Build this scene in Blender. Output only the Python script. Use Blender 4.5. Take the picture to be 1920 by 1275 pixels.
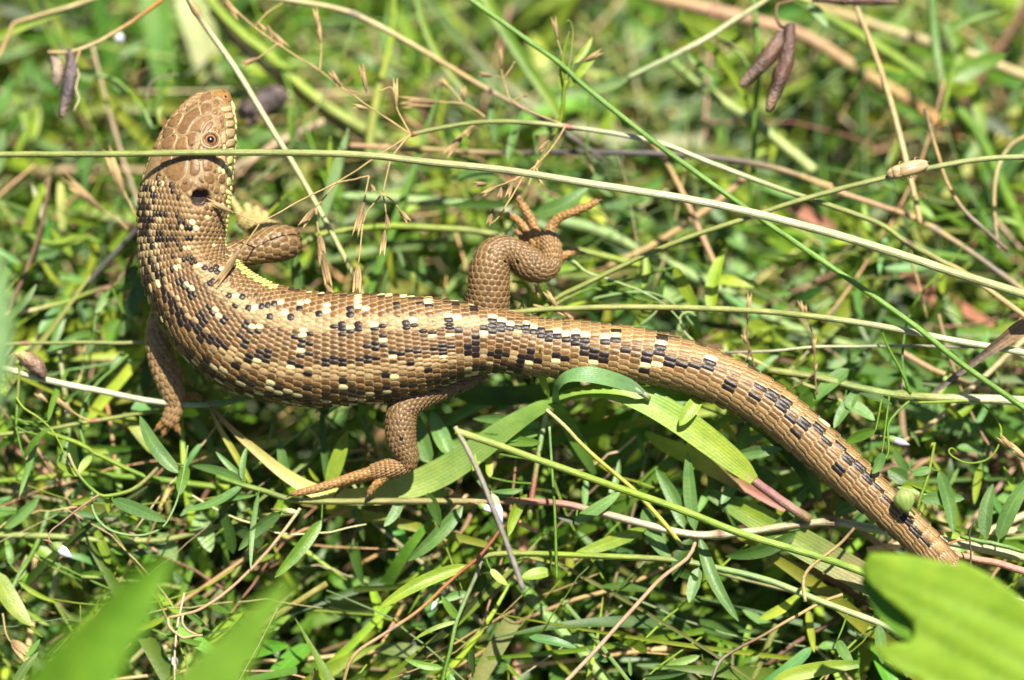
import bpy, math, random
import numpy as np
from mathutils import Vector, Matrix
from mathutils.bvhtree import BVHTree
from mathutils.geometry import delaunay_2d_cdt

random.seed(7); RNG = np.random.default_rng(7)
for o in list(bpy.data.objects): bpy.data.objects.remove(o)
scene = bpy.context.scene
col = scene.collection

# ------------------------------------------------------------------ camera
K = 0.137 / 1920.0            # metres that one unit of layout measures (about 0.07 mm)
D = 0.50                      # camera to lizard
ELEV = math.radians(65)
FWD = np.array([0, math.cos(ELEV), -math.sin(ELEV)])
RGT = np.array([1.0, 0, 0])
UPV = np.cross(RGT, FWD)
CAM = -FWD * D
cam = bpy.data.cameras.new('camera')
cam_o = bpy.data.objects.new('camera', cam); col.objects.link(cam_o)
cam_o.matrix_world = Matrix(((RGT[0], UPV[0], -FWD[0], CAM[0]), (RGT[1], UPV[1], -FWD[1], CAM[1]),
                             (RGT[2], UPV[2], -FWD[2], CAM[2]), (0, 0, 0, 1)))
cam.sensor_width = 36; cam.lens = 36 * D / 0.137
cam.clip_start = 0.01; cam.clip_end = 200
cam.dof.use_dof = True; cam.dof.focus_distance = D - 0.0015; cam.dof.aperture_fstop = 6.0
scene.camera = cam_o
# ------------------------------------------------------------------ light
SUN = Vector((0.20, 0.27, 1.0)).normalized()
world = bpy.data.worlds.new('World'); scene.world = world; world.use_nodes = True
wn = world.node_tree.nodes; wl = world.node_tree.links
sky = wn.new('ShaderNodeTexSky'); sky.sky_type = 'NISHITA'; sky.sun_disc = False
sky.sun_elevation = math.asin(SUN.z); sky.sun_rotation = math.atan2(SUN.x, SUN.y)
wl.new(sky.outputs[0], wn['Background'].inputs[0]); wn['Background'].inputs[1].default_value = 0.05
sl = bpy.data.lights.new('sun', 'SUN'); sl.energy = 5.0; sl.angle = math.radians(0.53); sl.color = (1.0, 0.945, 0.83)
so = bpy.data.objects.new('sun', sl); col.objects.link(so)
so.rotation_euler = SUN.to_track_quat('Z', 'Y').to_euler(); so.location = SUN * 3
scene.view_settings.view_transform = 'Standard'; scene.view_settings.look = 'None'
scene.view_settings.gamma = 1; scene.view_settings.exposure = 1.15
scene.view_settings.use_curve_mapping = False

# ------------------------------------------------------------------ layout: a mat of meadow plants on a gentle bank
SLOPE = math.radians(15)
NM = np.array([0, -math.sin(SLOPE), math.cos(SLOPE)])
def P(x, y, h=0.0):
    """point on the sloping plant mat below (x, y), raised by h towards the light (arrays welcome)"""
    x = np.asarray(x, float); y = np.asarray(y, float); h = np.asarray(h, float)
    d = FWD * D + RGT * ((x - 960) * K)[..., None] + UPV * ((637.5 - y) * K)[..., None]
    t = -(CAM @ NM) / (d @ NM)
    L = np.linalg.norm(d, axis=-1)
    return CAM + d * (t - h * K / L)[..., None]
def proj(X):
    r = np.asarray(X) - CAM
    z = r @ FWD
    return 960 + (r @ RGT) / z * D / K, 637.5 - (r @ UPV) / z * D / K
def nrm(v):
    return v / np.maximum(np.linalg.norm(v, axis=-1, keepdims=True), 1e-12)

# ------------------------------------------------------------------ mesh building
class MB:
    def __init__(s): s.v = []; s.f = []; s.c = []; s.t = []; s.n = 0
    def add(s, verts, faces, cols, tex=None):
        verts = np.asarray(verts, float).reshape(-1, 3); n = len(verts)
        cols = np.asarray(cols, float)
        if cols.ndim == 1: cols = np.tile(cols, (n, 1))
        if tex is None: tex = np.zeros((n, 3))
        s.v.append(verts); s.c.append(cols[:, :3]); s.t.append(np.asarray(tex, float))
        k = s.n
        s.f.extend([tuple(i + k for i in f) for f in faces]); s.n += n
    def build(s, name, mat, parent=None, smooth=True):
        me = bpy.data.meshes.new(name)
        V = np.concatenate(s.v); C = np.concatenate(s.c); T = np.concatenate(s.t)
        org = V.mean(0) if parent is None else np.zeros(3)
        me.from_pydata((V - org).tolist(), [], s.f)
        a = me.color_attributes.new('Col', 'FLOAT_COLOR', 'POINT')
        a.data.foreach_set('color', np.concatenate([C, np.ones((len(C), 1))], 1).astype(np.float32).ravel())
        b = me.attributes.new('leafco', 'FLOAT_VECTOR', 'POINT')
        b.data.foreach_set('vector', T.astype(np.float32).ravel())
        if smooth: me.polygons.foreach_set('use_smooth', [True] * len(me.polygons))
        me.materials.append(mat); me.update()
        o = bpy.data.objects.new(name, me); col.objects.link(o)
        o.location = org
        if parent is not None:
            o.parent = parent
            if parent.parent is None: o.location = -np.array(parent.location)
        return o
def tag(o, label, cat, group=None, kind=None):
    if label: o['label'] = label
    if cat: o['category'] = cat
    if group: o['group'] = group
    if kind: o['kind'] = kind
    return o
def empty(name, loc):
    o = bpy.data.objects.new(name, None); col.objects.link(o); o.location = loc
    o.empty_display_size = 0.005
    return o

def crom(pts, step=9.0):
    """smooth curve through the control rows (x, y, h, ...extra)"""
    p = np.asarray(pts, float)
    if len(p) == 2: p = np.vstack([p[0], (p[0] + p[1]) / 2, p[1]])
    e = np.vstack([2 * p[0] - p[1], p, 2 * p[-1] - p[-2]])
    out = []
    for i in range(len(p) - 1):
        a, b, c, d = e[i], e[i + 1], e[i + 2], e[i + 3]
        n = max(2, int(np.linalg.norm(c[:3] - b[:3]) / step))
        t = np.linspace(0, 1, n, endpoint=False)[:, None]
        out.append(0.5 * (2 * b + (c - a) * t + (2 * a - 5 * b + 4 * c - d) * t ** 2 + (3 * b - a - 3 * c + d) * t ** 3))
    out.append(p[-1:])
    return np.vstack(out)

def lerpcol(cols, t):
    cols = np.asarray(cols, float)
    if cols.ndim == 1: return np.tile(cols, (len(t), 1))
    g = np.linspace(0, 1, len(cols))
    return np.stack([np.interp(t, g, cols[:, i]) for i in range(3)], 1)

def tube(mb, pts, r0, r1, cols, sides=7, step=10, wob=0.0, ridge=0.0, nodes=(), cap=True):
    q = crom(pts, step); n = len(q)
    t = np.linspace(0, 1, n)
    if wob:
        ph = RNG.uniform(0, 6.28, 3)
        q[:, 1] += wob * (np.sin(t * 9 + ph[0]) + .6 * np.sin(t * 23 + ph[1])) * np.sin(np.pi * t)
    X = P(q[:, 0], q[:, 1], q[:, 2])
    T = nrm(np.gradient(X, axis=0))
    A = nrm(np.cross(T, nrm(CAM - X))); B = np.cross(A, T)
    r = (r0 + (r1 - r0) * t) * K
    C = lerpcol(cols, t)
    for nd, rc in nodes:
        g = np.exp(-((t - nd) * n * step / (r0 * 2.2)) ** 2)
        r = r * (1 + .45 * g)
        C = C * (1 - g[:, None]) + np.asarray(rc) * g[:, None]
    ang = np.arange(sides) / sides * 2 * np.pi
    rr = 1 + ridge * np.cos(ang * (sides // 2))
    V = X[:, None] + (A[:, None] * (np.cos(ang) * rr)[None, :, None] + B[:, None] * (np.sin(ang) * rr)[None, :, None]) * r[:, None, None]
    F = []
    for i in range(n - 1):
        for j in range(sides):
            k = (j + 1) % sides
            F.append((i * sides + j, (i + 1) * sides + j, (i + 1) * sides + k, i * sides + k))
    if cap:
        F.append(tuple(range(sides))); F.append(tuple((n - 1) * sides + j for j in reversed(range(sides))))
    tex = np.zeros((n, sides, 3)); tex[:, :, 0] = np.cos(ang); tex[:, :, 1] = t[:, None]; tex[:, :, 2] = RNG.random()
    mb.add(V.reshape(-1, 3), F, np.repeat(C, sides, 0), tex.reshape(-1, 3))
    return q

def ribbon(mb, pts, cols, fold=.18, roll=0.0, across=4, step=14, seed=None, wave=0.0):
    """leaf blade: rows (x, y, h, width, roll degrees)"""
    p = [tuple(r) + (0.0,) * (5 - len(r)) for r in pts]
    q = crom(p, step); n = len(q); t = np.linspace(0, 1, n)
    X = P(q[:, 0], q[:, 1], q[:, 2])
    T = nrm(np.gradient(X, axis=0))
    A = nrm(np.cross(T, nrm(CAM - X))); B = np.cross(A, T)
    ro = np.radians(q[:, 4] + roll)[:, None]
    A2 = A * np.cos(ro) + B * np.sin(ro); B2 = -A * np.sin(ro) + B * np.cos(ro)
    u = np.linspace(-1, 1, across + 1)
    w = np.maximum(q[:, 3], .6) * .5 * K
    dz = fold * np.abs(u)
    wv = wave * np.sin(t * 17 + RNG.uniform(0, 6))[:, None] * np.sign(u)[None] * np.abs(u)[None] if wave else 0
    V = X[:, None] + A2[:, None] * (u[None, :, None] * w[:, None, None]) + B2[:, None] * ((dz[None] + wv) * w[:, None])[..., None]
    m = across + 1
    F = [(i * m + j, i * m + j + 1, (i + 1) * m + j + 1, (i + 1) * m + j) for i in range(n - 1) for j in range(across)]
    C = np.repeat(lerpcol(cols, t), m, 0)
    tex = np.zeros((n, m, 3)); tex[:, :, 0] = u; tex[:, :, 1] = t[:, None]; tex[:, :, 2] = RNG.random() if seed is None else seed
    mb.add(V.reshape(-1, 3), F, C, tex.reshape(-1, 3))

def leaflet(mb, b, tp, w, cols, hb=-50, ht=-40, roll=None, fold=None, bend=None, step=7, blunt=.55, across=4):
    b = np.array(b, float); tp = np.array(tp, float); L = np.linalg.norm(tp - b)
    roll = RNG.uniform(-30, 30) if roll is None else roll
    fold = RNG.uniform(.08, .4) if fold is None else fold
    bend = RNG.uniform(-.08, .08) if bend is None else bend
    side = np.array([-(tp - b)[1], (tp - b)[0]]) * bend
    sag = RNG.uniform(-.06, .10) * L
    rows = []
    for t in np.linspace(0, 1, 11):
        x = b + (tp - b) * t + side * math.sin(math.pi * t)
        ww = w * (math.sin(math.pi * min(1, t ** .8 * .98 + .02)) ** blunt) if 0 < t < 1 else w * .08
        rows.append((x[0], x[1], hb + (ht - hb) * t + sag * math.sin(math.pi * t), ww / math.cos(math.radians(roll)), roll))
    ribbon(mb, rows, cols, fold=fold, across=across, step=step)

def spindle(mb, a, b, w, h, cols, sides=6, h2=None):
    """a pointed grain or husk from a to b"""
    h2 = h if h2 is None else h2
    prof = [(0, .12), (.08, .45), (.25, .9), (.45, 1), (.65, .8), (.85, .4), (1, .04)]
    a = np.array(a, float); b = np.array(b, float)
    q = np.array([(a[0] + (b[0] - a[0]) * t, a[1] + (b[1] - a[1]) * t, h + (h2 - h) * t) for t, _ in prof])
    X = P(q[:, 0], q[:, 1], q[:, 2]); T = nrm(np.gradient(X, axis=0))
    A = nrm(np.cross(T, nrm(CAM - X))); B = np.cross(A, T)
    r = np.array([p[1] for p in prof]) * w * .5 * K
    ang = np.arange(sides) / sides * 2 * np.pi
    V = X[:, None] + (A[:, None] * np.cos(ang)[None, :, None] + .8 * B[:, None] * np.sin(ang)[None, :, None]) * r[:, None, None]
    n = len(prof)
    F = [(i * sides + j, (i + 1) * sides + j, (i + 1) * sides + (j + 1) % sides, i * sides + (j + 1) % sides) for i in range(n - 1) for j in range(sides)]
    F += [tuple(range(sides)), tuple((n - 1) * sides + j for j in reversed(range(sides)))]
    t = np.array([p[0] for p in prof])
    tex = np.zeros((n, sides, 3)); tex[:, :, 0] = np.cos(ang); tex[:, :, 1] = t[:, None]; tex[:, :, 2] = RNG.random()
    mb.add(V.reshape(-1, 3), F, np.repeat(lerpcol(cols, t), sides, 0), tex.reshape(-1, 3))

# ------------------------------------------------------------------ materials
def nodes_of(name):
    m = bpy.data.materials.new(name); m.use_nodes = True
    nt = m.node_tree; nt.nodes.clear()
    return m, nt, nt.nodes, nt.links
def plant_mat(name, transl, rough, vein='grass', var=.35, bump=.15, spec=.42, hue=-.05):
    m, nt, N, L = nodes_of(name)
    out = N.new('ShaderNodeOutputMaterial'); pb = N.new('ShaderNodeBsdfPrincipled')
    at = N.new('ShaderNodeAttribute'); at.attribute_name = 'Col'
    lc = N.new('ShaderNodeAttribute'); lc.attribute_name = 'leafco'
    sx = N.new('ShaderNodeSeparateXYZ'); L.new(lc.outputs['Vector'], sx.inputs[0])
    geo = N.new('ShaderNodeNewGeometry')
    no = N.new('ShaderNodeTexNoise'); no.inputs['Scale'].default_value = 420; no.inputs['Detail'].default_value = 4
    L.new(geo.outputs['Position'], no.inputs['Vector'])
    no2 = N.new('ShaderNodeTexNoise'); no2.inputs['Scale'].default_value = 2600; no2.inputs['Detail'].default_value = 2
    L.new(geo.outputs['Position'], no2.inputs['Vector'])
    def math_(op, a, b=None, c=None):
        n = N.new('ShaderNodeMath'); n.operation = op
        for i, v in enumerate((a, b, c)):
            if v is None: continue
            if isinstance(v, (int, float)): n.inputs[i].default_value = v
            else: L.new(v, n.inputs[i])
        return n.outputs[0]
    # streaks / veins from the leaf's own coordinates
    if vein == 'grass':
        s = math_('SINE', math_('MULTIPLY', sx.outputs[0], 26.0))
        vf = math_('MULTIPLY_ADD', s, .10, 1.0)
    elif vein == 'leaf':
        au = math_('ABSOLUTE', sx.outputs[0])
        mid = math_('LESS_THAN', au, .09)
        s = math_('SINE', math_('MULTIPLY', math_('SUBTRACT', math_('MULTIPLY', sx.outputs[1], 1.0), math_('MULTIPLY', au, .28)), 62.0))
        vf = math_('ADD', math_('MULTIPLY_ADD', s, .05, 1.0), math_('MULTIPLY', mid, .28))
    else:
        cv = N.new('ShaderNodeVectorMath'); cv.operation = 'MULTIPLY'; cv.inputs[1].default_value = (2.2, 34.0, 50.0)
        L.new(lc.outputs['Vector'], cv.inputs[0])
        n3 = N.new('ShaderNodeTexNoise'); n3.inputs['Scale'].default_value = 1.0; n3.inputs['Detail'].default_value = 5; n3.inputs['Roughness'].default_value = .6
        L.new(cv.outputs[0], n3.inputs['Vector'])
        s = math_('SINE', math_('MULTIPLY', sx.outputs[0], 13.0))
        vf = math_('MULTIPLY', math_('MULTIPLY_ADD', s, .12, 1.0), math_('MULTIPLY_ADD', math_('SUBTRACT', n3.outputs[0], .5), var * 3.0, 1.0))
    f1 = math_('MULTIPLY_ADD', math_('SUBTRACT', no.outputs[0], .5), var * 2, 1.0)
    f2 = math_('MULTIPLY_ADD', math_('SUBTRACT', no2.outputs[0], .5), var * .9, 1.0)
    fac = math_('MULTIPLY', math_('MULTIPLY', f1, f2), vf)
    mul = N.new('ShaderNodeVectorMath'); mul.operation = 'SCALE'
    L.new(at.outputs['Color'], mul.inputs[0]); L.new(fac, mul.inputs['Scale'])
    hs = N.new('ShaderNodeHueSaturation'); L.new(mul.outputs[0], hs.inputs['Color'])
    L.new(math_('MULTIPLY_ADD', math_('SUBTRACT', no.outputs[0], .5), hue, .5), hs.inputs['Hue'])
    c = hs.outputs[0]
    L.new(c, pb.inputs['Base Color']); pb.inputs['Roughness'].default_value = rough
    pb.inputs['Specular IOR Level'].default_value = spec
    bp = N.new('ShaderNodeBump'); bp.inputs['Strength'].default_value = bump; bp.inputs['Distance'].default_value = .0004
    L.new(math_('ADD', no2.outputs[0], math_('MULTIPLY', vf, 1.2)), bp.inputs['Height']); L.new(bp.outputs[0], pb.inputs['Normal'])
    if transl > 0:
        tr = N.new('ShaderNodeBsdfTranslucent')
        tc = N.new('ShaderNodeVectorMath'); tc.operation = 'MULTIPLY'; tc.inputs[1].default_value = (1.5, 1.35, .5)
        L.new(c, tc.inputs[0]); L.new(tc.outputs[0], tr.inputs['Color'])
        mx = N.new('ShaderNodeMixShader'); mx.inputs[0].default_value = transl
        L.new(pb.outputs[0], mx.inputs[1]); L.new(tr.outputs[0], mx.inputs[2]); L.new(mx.outputs[0], out.inputs[0])
    else:
        L.new(pb.outputs[0], out.inputs[0])
    return m
M_GRASS = plant_mat('grass_blade', .30, .46, 'grass')
M_LEAF = plant_mat('vetch_leaf', .27, .44, 'leaf')
M_STEM = plant_mat('green_stem', .12, .40, 'stem', var=.42, spec=.35, bump=.3, hue=-.02)
M_DRY = plant_mat('dry_straw', .10, .6, 'stem', var=.5, spec=.2, hue=-.02)
M_POD = plant_mat('seed_pod', 0, .36, 'stem', var=.9, bump=.8, spec=.4, hue=-.02)
M_BIG = plant_mat('toothed_leaf', .34, .6, 'leaf', var=.14, spec=.12, bump=.1, hue=-.03)
M_PETAL = plant_mat('petal', .3, .5, 'stem', var=.15)

def skin_mat():
    m, nt, N, L = nodes_of('lizard_scale')
    out = N.new('ShaderNodeOutputMaterial'); pb = N.new('ShaderNodeBsdfPrincipled')
    at = N.new('ShaderNodeAttribute'); at.attribute_name = 'Col'
    geo = N.new('ShaderNodeNewGeometry')
    no = N.new('ShaderNodeTexNoise'); no.inputs['Scale'].default_value = 2200; no.inputs['Detail'].default_value = 5; no.inputs['Roughness'].default_value = .65
    L.new(geo.outputs['Position'], no.inputs['Vector'])
    mr = N.new('ShaderNodeMapRange'); mr.inputs[1].default_value = .3; mr.inputs[2].default_value = .7
    mr.inputs[3].default_value = .68; mr.inputs[4].default_value = 1.28
    L.new(no.outputs[0], mr.inputs[0])
    sp = N.new('ShaderNodeTexNoise'); sp.inputs['Scale'].default_value = 1500; sp.inputs['Detail'].default_value = 1
    L.new(geo.outputs['Position'], sp.inputs['Vector'])
    m2 = N.new('ShaderNodeMapRange'); m2.inputs[1].default_value = .66; m2.inputs[2].default_value = .74; m2.inputs[3].default_value = 1; m2.inputs[4].default_value = .35
    L.new(sp.outputs[0], m2.inputs[0])
    mm = N.new('ShaderNodeMath'); mm.operation = 'MULTIPLY'; L.new(mr.outputs[0], mm.inputs[0]); L.new(m2.outputs[0], mm.inputs[1])
    mul = N.new('ShaderNodeVectorMath'); mul.operation = 'SCALE'
    L.new(at.outputs['Color'], mul.inputs[0]); L.new(mm.outputs[0], mul.inputs['Scale'])
    L.new(mul.outputs[0], pb.inputs['Base Color'])
    pb.inputs['Roughness'].default_value = .34; pb.inputs['Specular IOR Level'].default_value = .30
    bp = N.new('ShaderNodeBump'); bp.inputs['Strength'].default_value = .25; bp.inputs['Distance'].default_value = .0003
    L.new(no.outputs[0], bp.inputs['Height']); L.new(bp.outputs[0], pb.inputs['Normal'])
    L.new(pb.outputs[0], out.inputs[0])
    return m
M_SKIN = skin_mat()
def plain(name, c, rough, spec=.5, coat=0):
    m, nt, N, L = nodes_of(name)
    out = N.new('ShaderNodeOutputMaterial'); pb = N.new('ShaderNodeBsdfPrincipled')
    at = N.new('ShaderNodeAttribute'); at.attribute_name = 'Col'
    no = N.new('ShaderNodeTexNoise'); no.inputs['Scale'].default_value = 3000
    geo = N.new('ShaderNodeNewGeometry'); L.new(geo.outputs['Position'], no.inputs['Vector'])
    mr = N.new('ShaderNodeMapRange'); mr.inputs[3].default_value = .8; mr.inputs[4].default_value = 1.2; L.new(no.outputs[0], mr.inputs[0])
    mul = N.new('ShaderNodeVectorMath'); mul.operation = 'SCALE'
    L.new(at.outputs['Color'], mul.inputs[0]); L.new(mr.outputs[0], mul.inputs['Scale'])
    L.new(mul.outputs[0], pb.inputs['Base Color']); pb.inputs['Roughness'].default_value = rough
    pb.inputs['Specular IOR Level'].default_value = spec; pb.inputs['Coat Weight'].default_value = coat
    pb.inputs['Coat Roughness'].default_value = .03
    L.new(pb.outputs[0], out.inputs[0]); return m
M_EYE = plain('wet_eye', None, .08, .6, 1.0)
M_CLAW = plain('horn_claw', None, .35)
M_BUG = plain('insect_wing', None, .38, .5)
def soil_mat():
    m, nt, N, L = nodes_of('soil')
    out = N.new('ShaderNodeOutputMaterial'); pb = N.new('ShaderNodeBsdfPrincipled')
    geo = N.new('ShaderNodeNewGeometry')
    no = N.new('ShaderNodeTexNoise'); no.inputs['Scale'].default_value = 160; no.inputs['Detail'].default_value = 8
    L.new(geo.outputs['Position'], no.inputs['Vector'])
    cr = N.new('ShaderNodeValToRGB'); e = cr.color_ramp.elements
    e[0].position = .3; e[0].color = (.022, .018, .010, 1); e[1].position = .7; e[1].color = (.075, .062, .032, 1)
    L.new(no.outputs[0], cr.inputs[0]); L.new(cr.outputs[0], pb.inputs['Base Color']); pb.inputs['Roughness'].default_value = .95
    bp = N.new('ShaderNodeBump'); bp.inputs['Distance'].default_value = .004; L.new(no.outputs[0], bp.inputs['Height']); L.new(bp.outputs[0], pb.inputs['Normal'])
    L.new(pb.outputs[0], out.inputs[0]); return m
M_SOIL = soil_mat()

GREEN = (.105, .21, .018); LIME = (.27, .36, .035); BLUE = (.11, .215, .05); DARK = (.045, .10, .012)
STRAW = (.48, .40, .21); PALE = (.50, .50, .30); OLIVE = (.22, .25, .065); TAN = (.42, .30, .13); BROWN = (.17, .10, .055)
GRAY = (.24, .20, .16); RED = (.30, .10, .065); PINK = (.45, .28, .17); ORANGE = (.42, .19, .055); POD = (.11, .06, .04)
YEL = (.42, .40, .07); YGREEN = (.21, .30, .024); NODE = (.30, .09, .08); MINT = (.20, .31, .11); HUSK = (.44, .30, .14)

# ------------------------------------------------------------------ ground
SOILH = -840
def floor_h(y): return SOILH - (637.5 - y) * .27          # the soil is level, the plant mat leans
def make_ground():
    g = MB(); n = 140
    ext = np.sign(np.linspace(-1, 1, n)) * np.abs(np.linspace(-1, 1, n)) ** 3
    a, b = np.meshgrid(ext * 4.0, ext * 4.0)
    base = P(960, 637.5, SOILH)
    E2 = np.array([0, 1.0, 0]); UPZ = np.array([0, 0, 1.0])
    z = .0035 * np.sin(a * 60 + 1) * np.cos(b * 75) + .003 * np.sin(a * 150 + b * 90)
    V = base + a[..., None] * RGT + b[..., None] * E2 + z[..., None] * UPZ
    F = [(i * n + j, i * n + j + 1, (i + 1) * n + j + 1, (i + 1) * n + j) for i in range(n - 1) for j in range(n - 1)]
    g.add(V.reshape(-1, 3), F, BROWN)
    o = g.build('ground', M_SOIL); o['kind'] = 'structure'
make_ground()

# ------------------------------------------------------------------ the mass of meadow plants under everything (uncountable)
def jit(c, s=.25):
    c = np.asarray(c, float) * (1 + RNG.normal(0, s))
    return np.clip(c * (1 + RNG.normal(0, s * .4, 3)), .004, .85)
def scatter():
    ga = MB(); lf = MB(); dr = MB()
    def spot():
        return RNG.uniform(-650, 2570), RNG.uniform(-620, 1800)
    for i in range(2700):                      # grass blades and thin stalks
        x, y = spot(); deep = RNG.random() < .72
        fl = floor_h(y); top = -150 - .62 * max(0, 600 - y)
        h = fl + 40 + (top - 190 - fl) * RNG.random() if deep else RNG.uniform(min(top - 200, fl + 300), top)
        L = RNG.uniform(160, 620); a = RNG.normal(-.35, .75) + (math.pi if RNG.random() < .5 else 0)
        if RNG.random() < .25: a = RNG.uniform(0, 6.28)
        cv = RNG.normal(0, .35); rise = RNG.uniform(-60, 170)
        w = RNG.uniform(7, 20) if RNG.random() < .7 else RNG.uniform(20, 38)
        hm = min(h + rise, top + 15)
        rows = []
        for k, t in enumerate(np.linspace(0, 1, 6)):
            aa = a + cv * t
            rows.append((x, y, h + (hm - h) * math.sin(t * 2.0), w * (1 - t ** 2.2) + 1.0, RNG.uniform(-1, 1) * 12 + t * 35 * cv))
            x += math.cos(aa) * L / 5; y += math.sin(aa) * L / 5
        rc = RNG.random()
        c = jit(GREEN if rc < .38 else YGREEN if rc < .58 else LIME if rc < .72 else DARK if rc < .93 else OLIVE)
        ribbon(ga, rows, c, fold=.3, across=2, step=L / 9, roll=RNG.uniform(-40, 40))
    for i in range(6500):                      # small lance-shaped leaflets
        x, y = spot(); deep = RNG.random() < .72
        fl = floor_h(y); top = -140 - .62 * max(0, 600 - y)
        h = fl + 30 + (top - 190 - fl) * RNG.random() if deep else RNG.uniform(min(top - 200, fl + 300), top)
        L = RNG.uniform(45, 125); a = RNG.uniform(0, 6.28); w = L * RNG.uniform(.16, .30)
        rc = RNG.random()
        c = jit(BLUE if rc < .3 else GREEN if rc < .52 else YGREEN if rc < .66 else LIME if rc < .72 else DARK)
        ht = min(h + RNG.uniform(-40, 60), top + 10)
        leaflet(lf, (x, y), (x + math.cos(a) * L, y + math.sin(a) * L), w, c, h, ht, roll=RNG.uniform(-45, 45), step=L / 5.0, across=2)
    for i in range(1700):                      # dry stalks and thatch
        x, y = spot(); top = -170 - .62 * max(0, 600 - y); h = RNG.uniform(floor_h(y) + 20, top)
        L = RNG.uniform(150, 600); a = RNG.normal(-.3, .9) + (math.pi if RNG.random() < .5 else 0)
        cv = RNG.normal(0, .25); hm = min(h + RNG.uniform(-80, 120), top + 20)
        rows = []
        for t in np.linspace(0, 1, 5):
            aa = a + cv * t; rows.append((x, y, h + (hm - h) * t))
            x += math.cos(aa) * L / 4; y += math.sin(aa) * L / 4
        rc = RNG.random()
        c = jit(STRAW if rc < .25 else TAN if rc < .5 else BROWN if rc < .78 else PINK if rc < .86 else OLIVE)
        r = RNG.uniform(2, 5.5) if RNG.random() < .85 else RNG.uniform(6, 11)
        tube(dr, rows, r, r * .7, c, sides=5, step=L / 8, wob=3)
    for i in range(420):                       # fine wiry stalks lying near the top of the mat
        x, y = spot(); top = -125 - .5 * max(0, 560 - y); h = RNG.uniform(top - 90, top)
        L = RNG.uniform(120, 520); a = RNG.normal(-.2, 1.0) + (math.pi if RNG.random() < .5 else 0); cv = RNG.normal(0, .5)
        rows = []
        for t in np.linspace(0, 1, 6):
            aa = a + cv * t; rows.append((x, y, h + RNG.uniform(-12, 12)))
            x += math.cos(aa) * L / 5; y += math.sin(aa) * L / 5
        rc = RNG.random(); r = RNG.uniform(1.1, 2.7)
        green = rc < .5
        tube(ga if green else dr, rows, r, r * .6, jit(YGREEN if rc < .3 else MINT if rc < .5 else STRAW if rc < .7 else TAN if rc < .85 else PINK), sides=5, step=L / 14, wob=4)
    for i in range(650):                       # small crisp leaflets near the top of the mat
        x, y = spot(); y = y if y > 300 else y + 700
        top = -122 - .5 * max(0, 560 - y); h = RNG.uniform(top - 70, top)
        L = RNG.uniform(30, 95); a = RNG.uniform(0, 6.28); w = L * RNG.uniform(.14, .26)
        c = jit(BLUE if RNG.random() < .6 else YGREEN)
        leaflet(lf, (x, y), (x + math.cos(a) * L, y + math.sin(a) * L), w, c, h, min(top, h + RNG.uniform(-30, 30)), roll=RNG.uniform(-40, 40), step=L / 8, across=4)
    tag(ga.build('meadow_grass', M_GRASS), 'tangled mass of green grass blades filling the bank under the lizard', 'grass', kind='stuff')
    tag(lf.build('meadow_leaves', M_LEAF), 'mass of small narrow green leaflets filling the gaps below the stalks', 'leaves', kind='stuff')
    tag(dr.build('dry_thatch', M_DRY), 'tan and brown dry stalks tangled low among the grass', 'dry grass', kind='stuff')
scatter()

# ------------------------------------------------------------------ the lizard
# spine rows: x, y, height, half width, roll towards its left side, dorsal flatness, squareness
SPINE = [(408, 167, 40, 3, 18, .9, 2.2), (409, 177, 42, 24, 18, .9, 2.3), (397, 207, 46, 47, 22, .88, 2.4), (384, 238, 50, 61, 26, .88, 2.5),
         (372, 271, 52, 71, 30, .86, 2.5), (361, 309, 52, 79, 32, .84, 2.4), (352, 346, 50, 84, 30, .84, 2.3), (346, 380, 46, 87, 26, .84, 2.1),
         (342, 418, 40, 85, 20, .84, 2), (341, 458, 32, 82, 16, .82, 2), (350, 506, 24, 86, 12, .80, 2), (378, 553, 16, 96, 8, .78, 2),
         (412, 592, 10, 102, 4, .76, 2), (473, 631, 4, 107, 2, .74, 2), (560, 652, 0, 107, 0, .74, 2), (650, 655, 0, 104, 0, .74, 2),
         (748, 650, 0, 98, 0, .76, 2), (835, 640, 0, 79, 0, .8, 2), (918, 637, -6, 62, 0, .86, 2), (1005, 650, -16, 55, -4, .92, 2),
         (1100, 657, -22, 53, -8, .94, 2), (1197, 667, -26, 51, -8, .95, 2), (1290, 688, -28, 48, -8, .95, 2), (1378, 724, -30, 46, -8, .95, 2),
         (1455, 771, -32, 44, -8, .95, 2), (1532, 835, -34, 42, -6, .95, 2), (1602, 898, -36, 39, -4, .95, 2), (1660, 950, -38, 35, -2, .95, 2),
         (1727, 1012, -42, 31, 0, .95, 2), (1790, 1085, -48, 28, 0, .95, 2), (1850, 1170, -60, 24, 0, .95, 2), (1900, 1260, -75, 20, 0, .95, 2),
         (1950, 1370, -95, 14, 0, .95, 2), (1985, 1470, -115, 8, 0, .95, 2), (2005, 1540, -130, 2, 0, .95, 2)]
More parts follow.
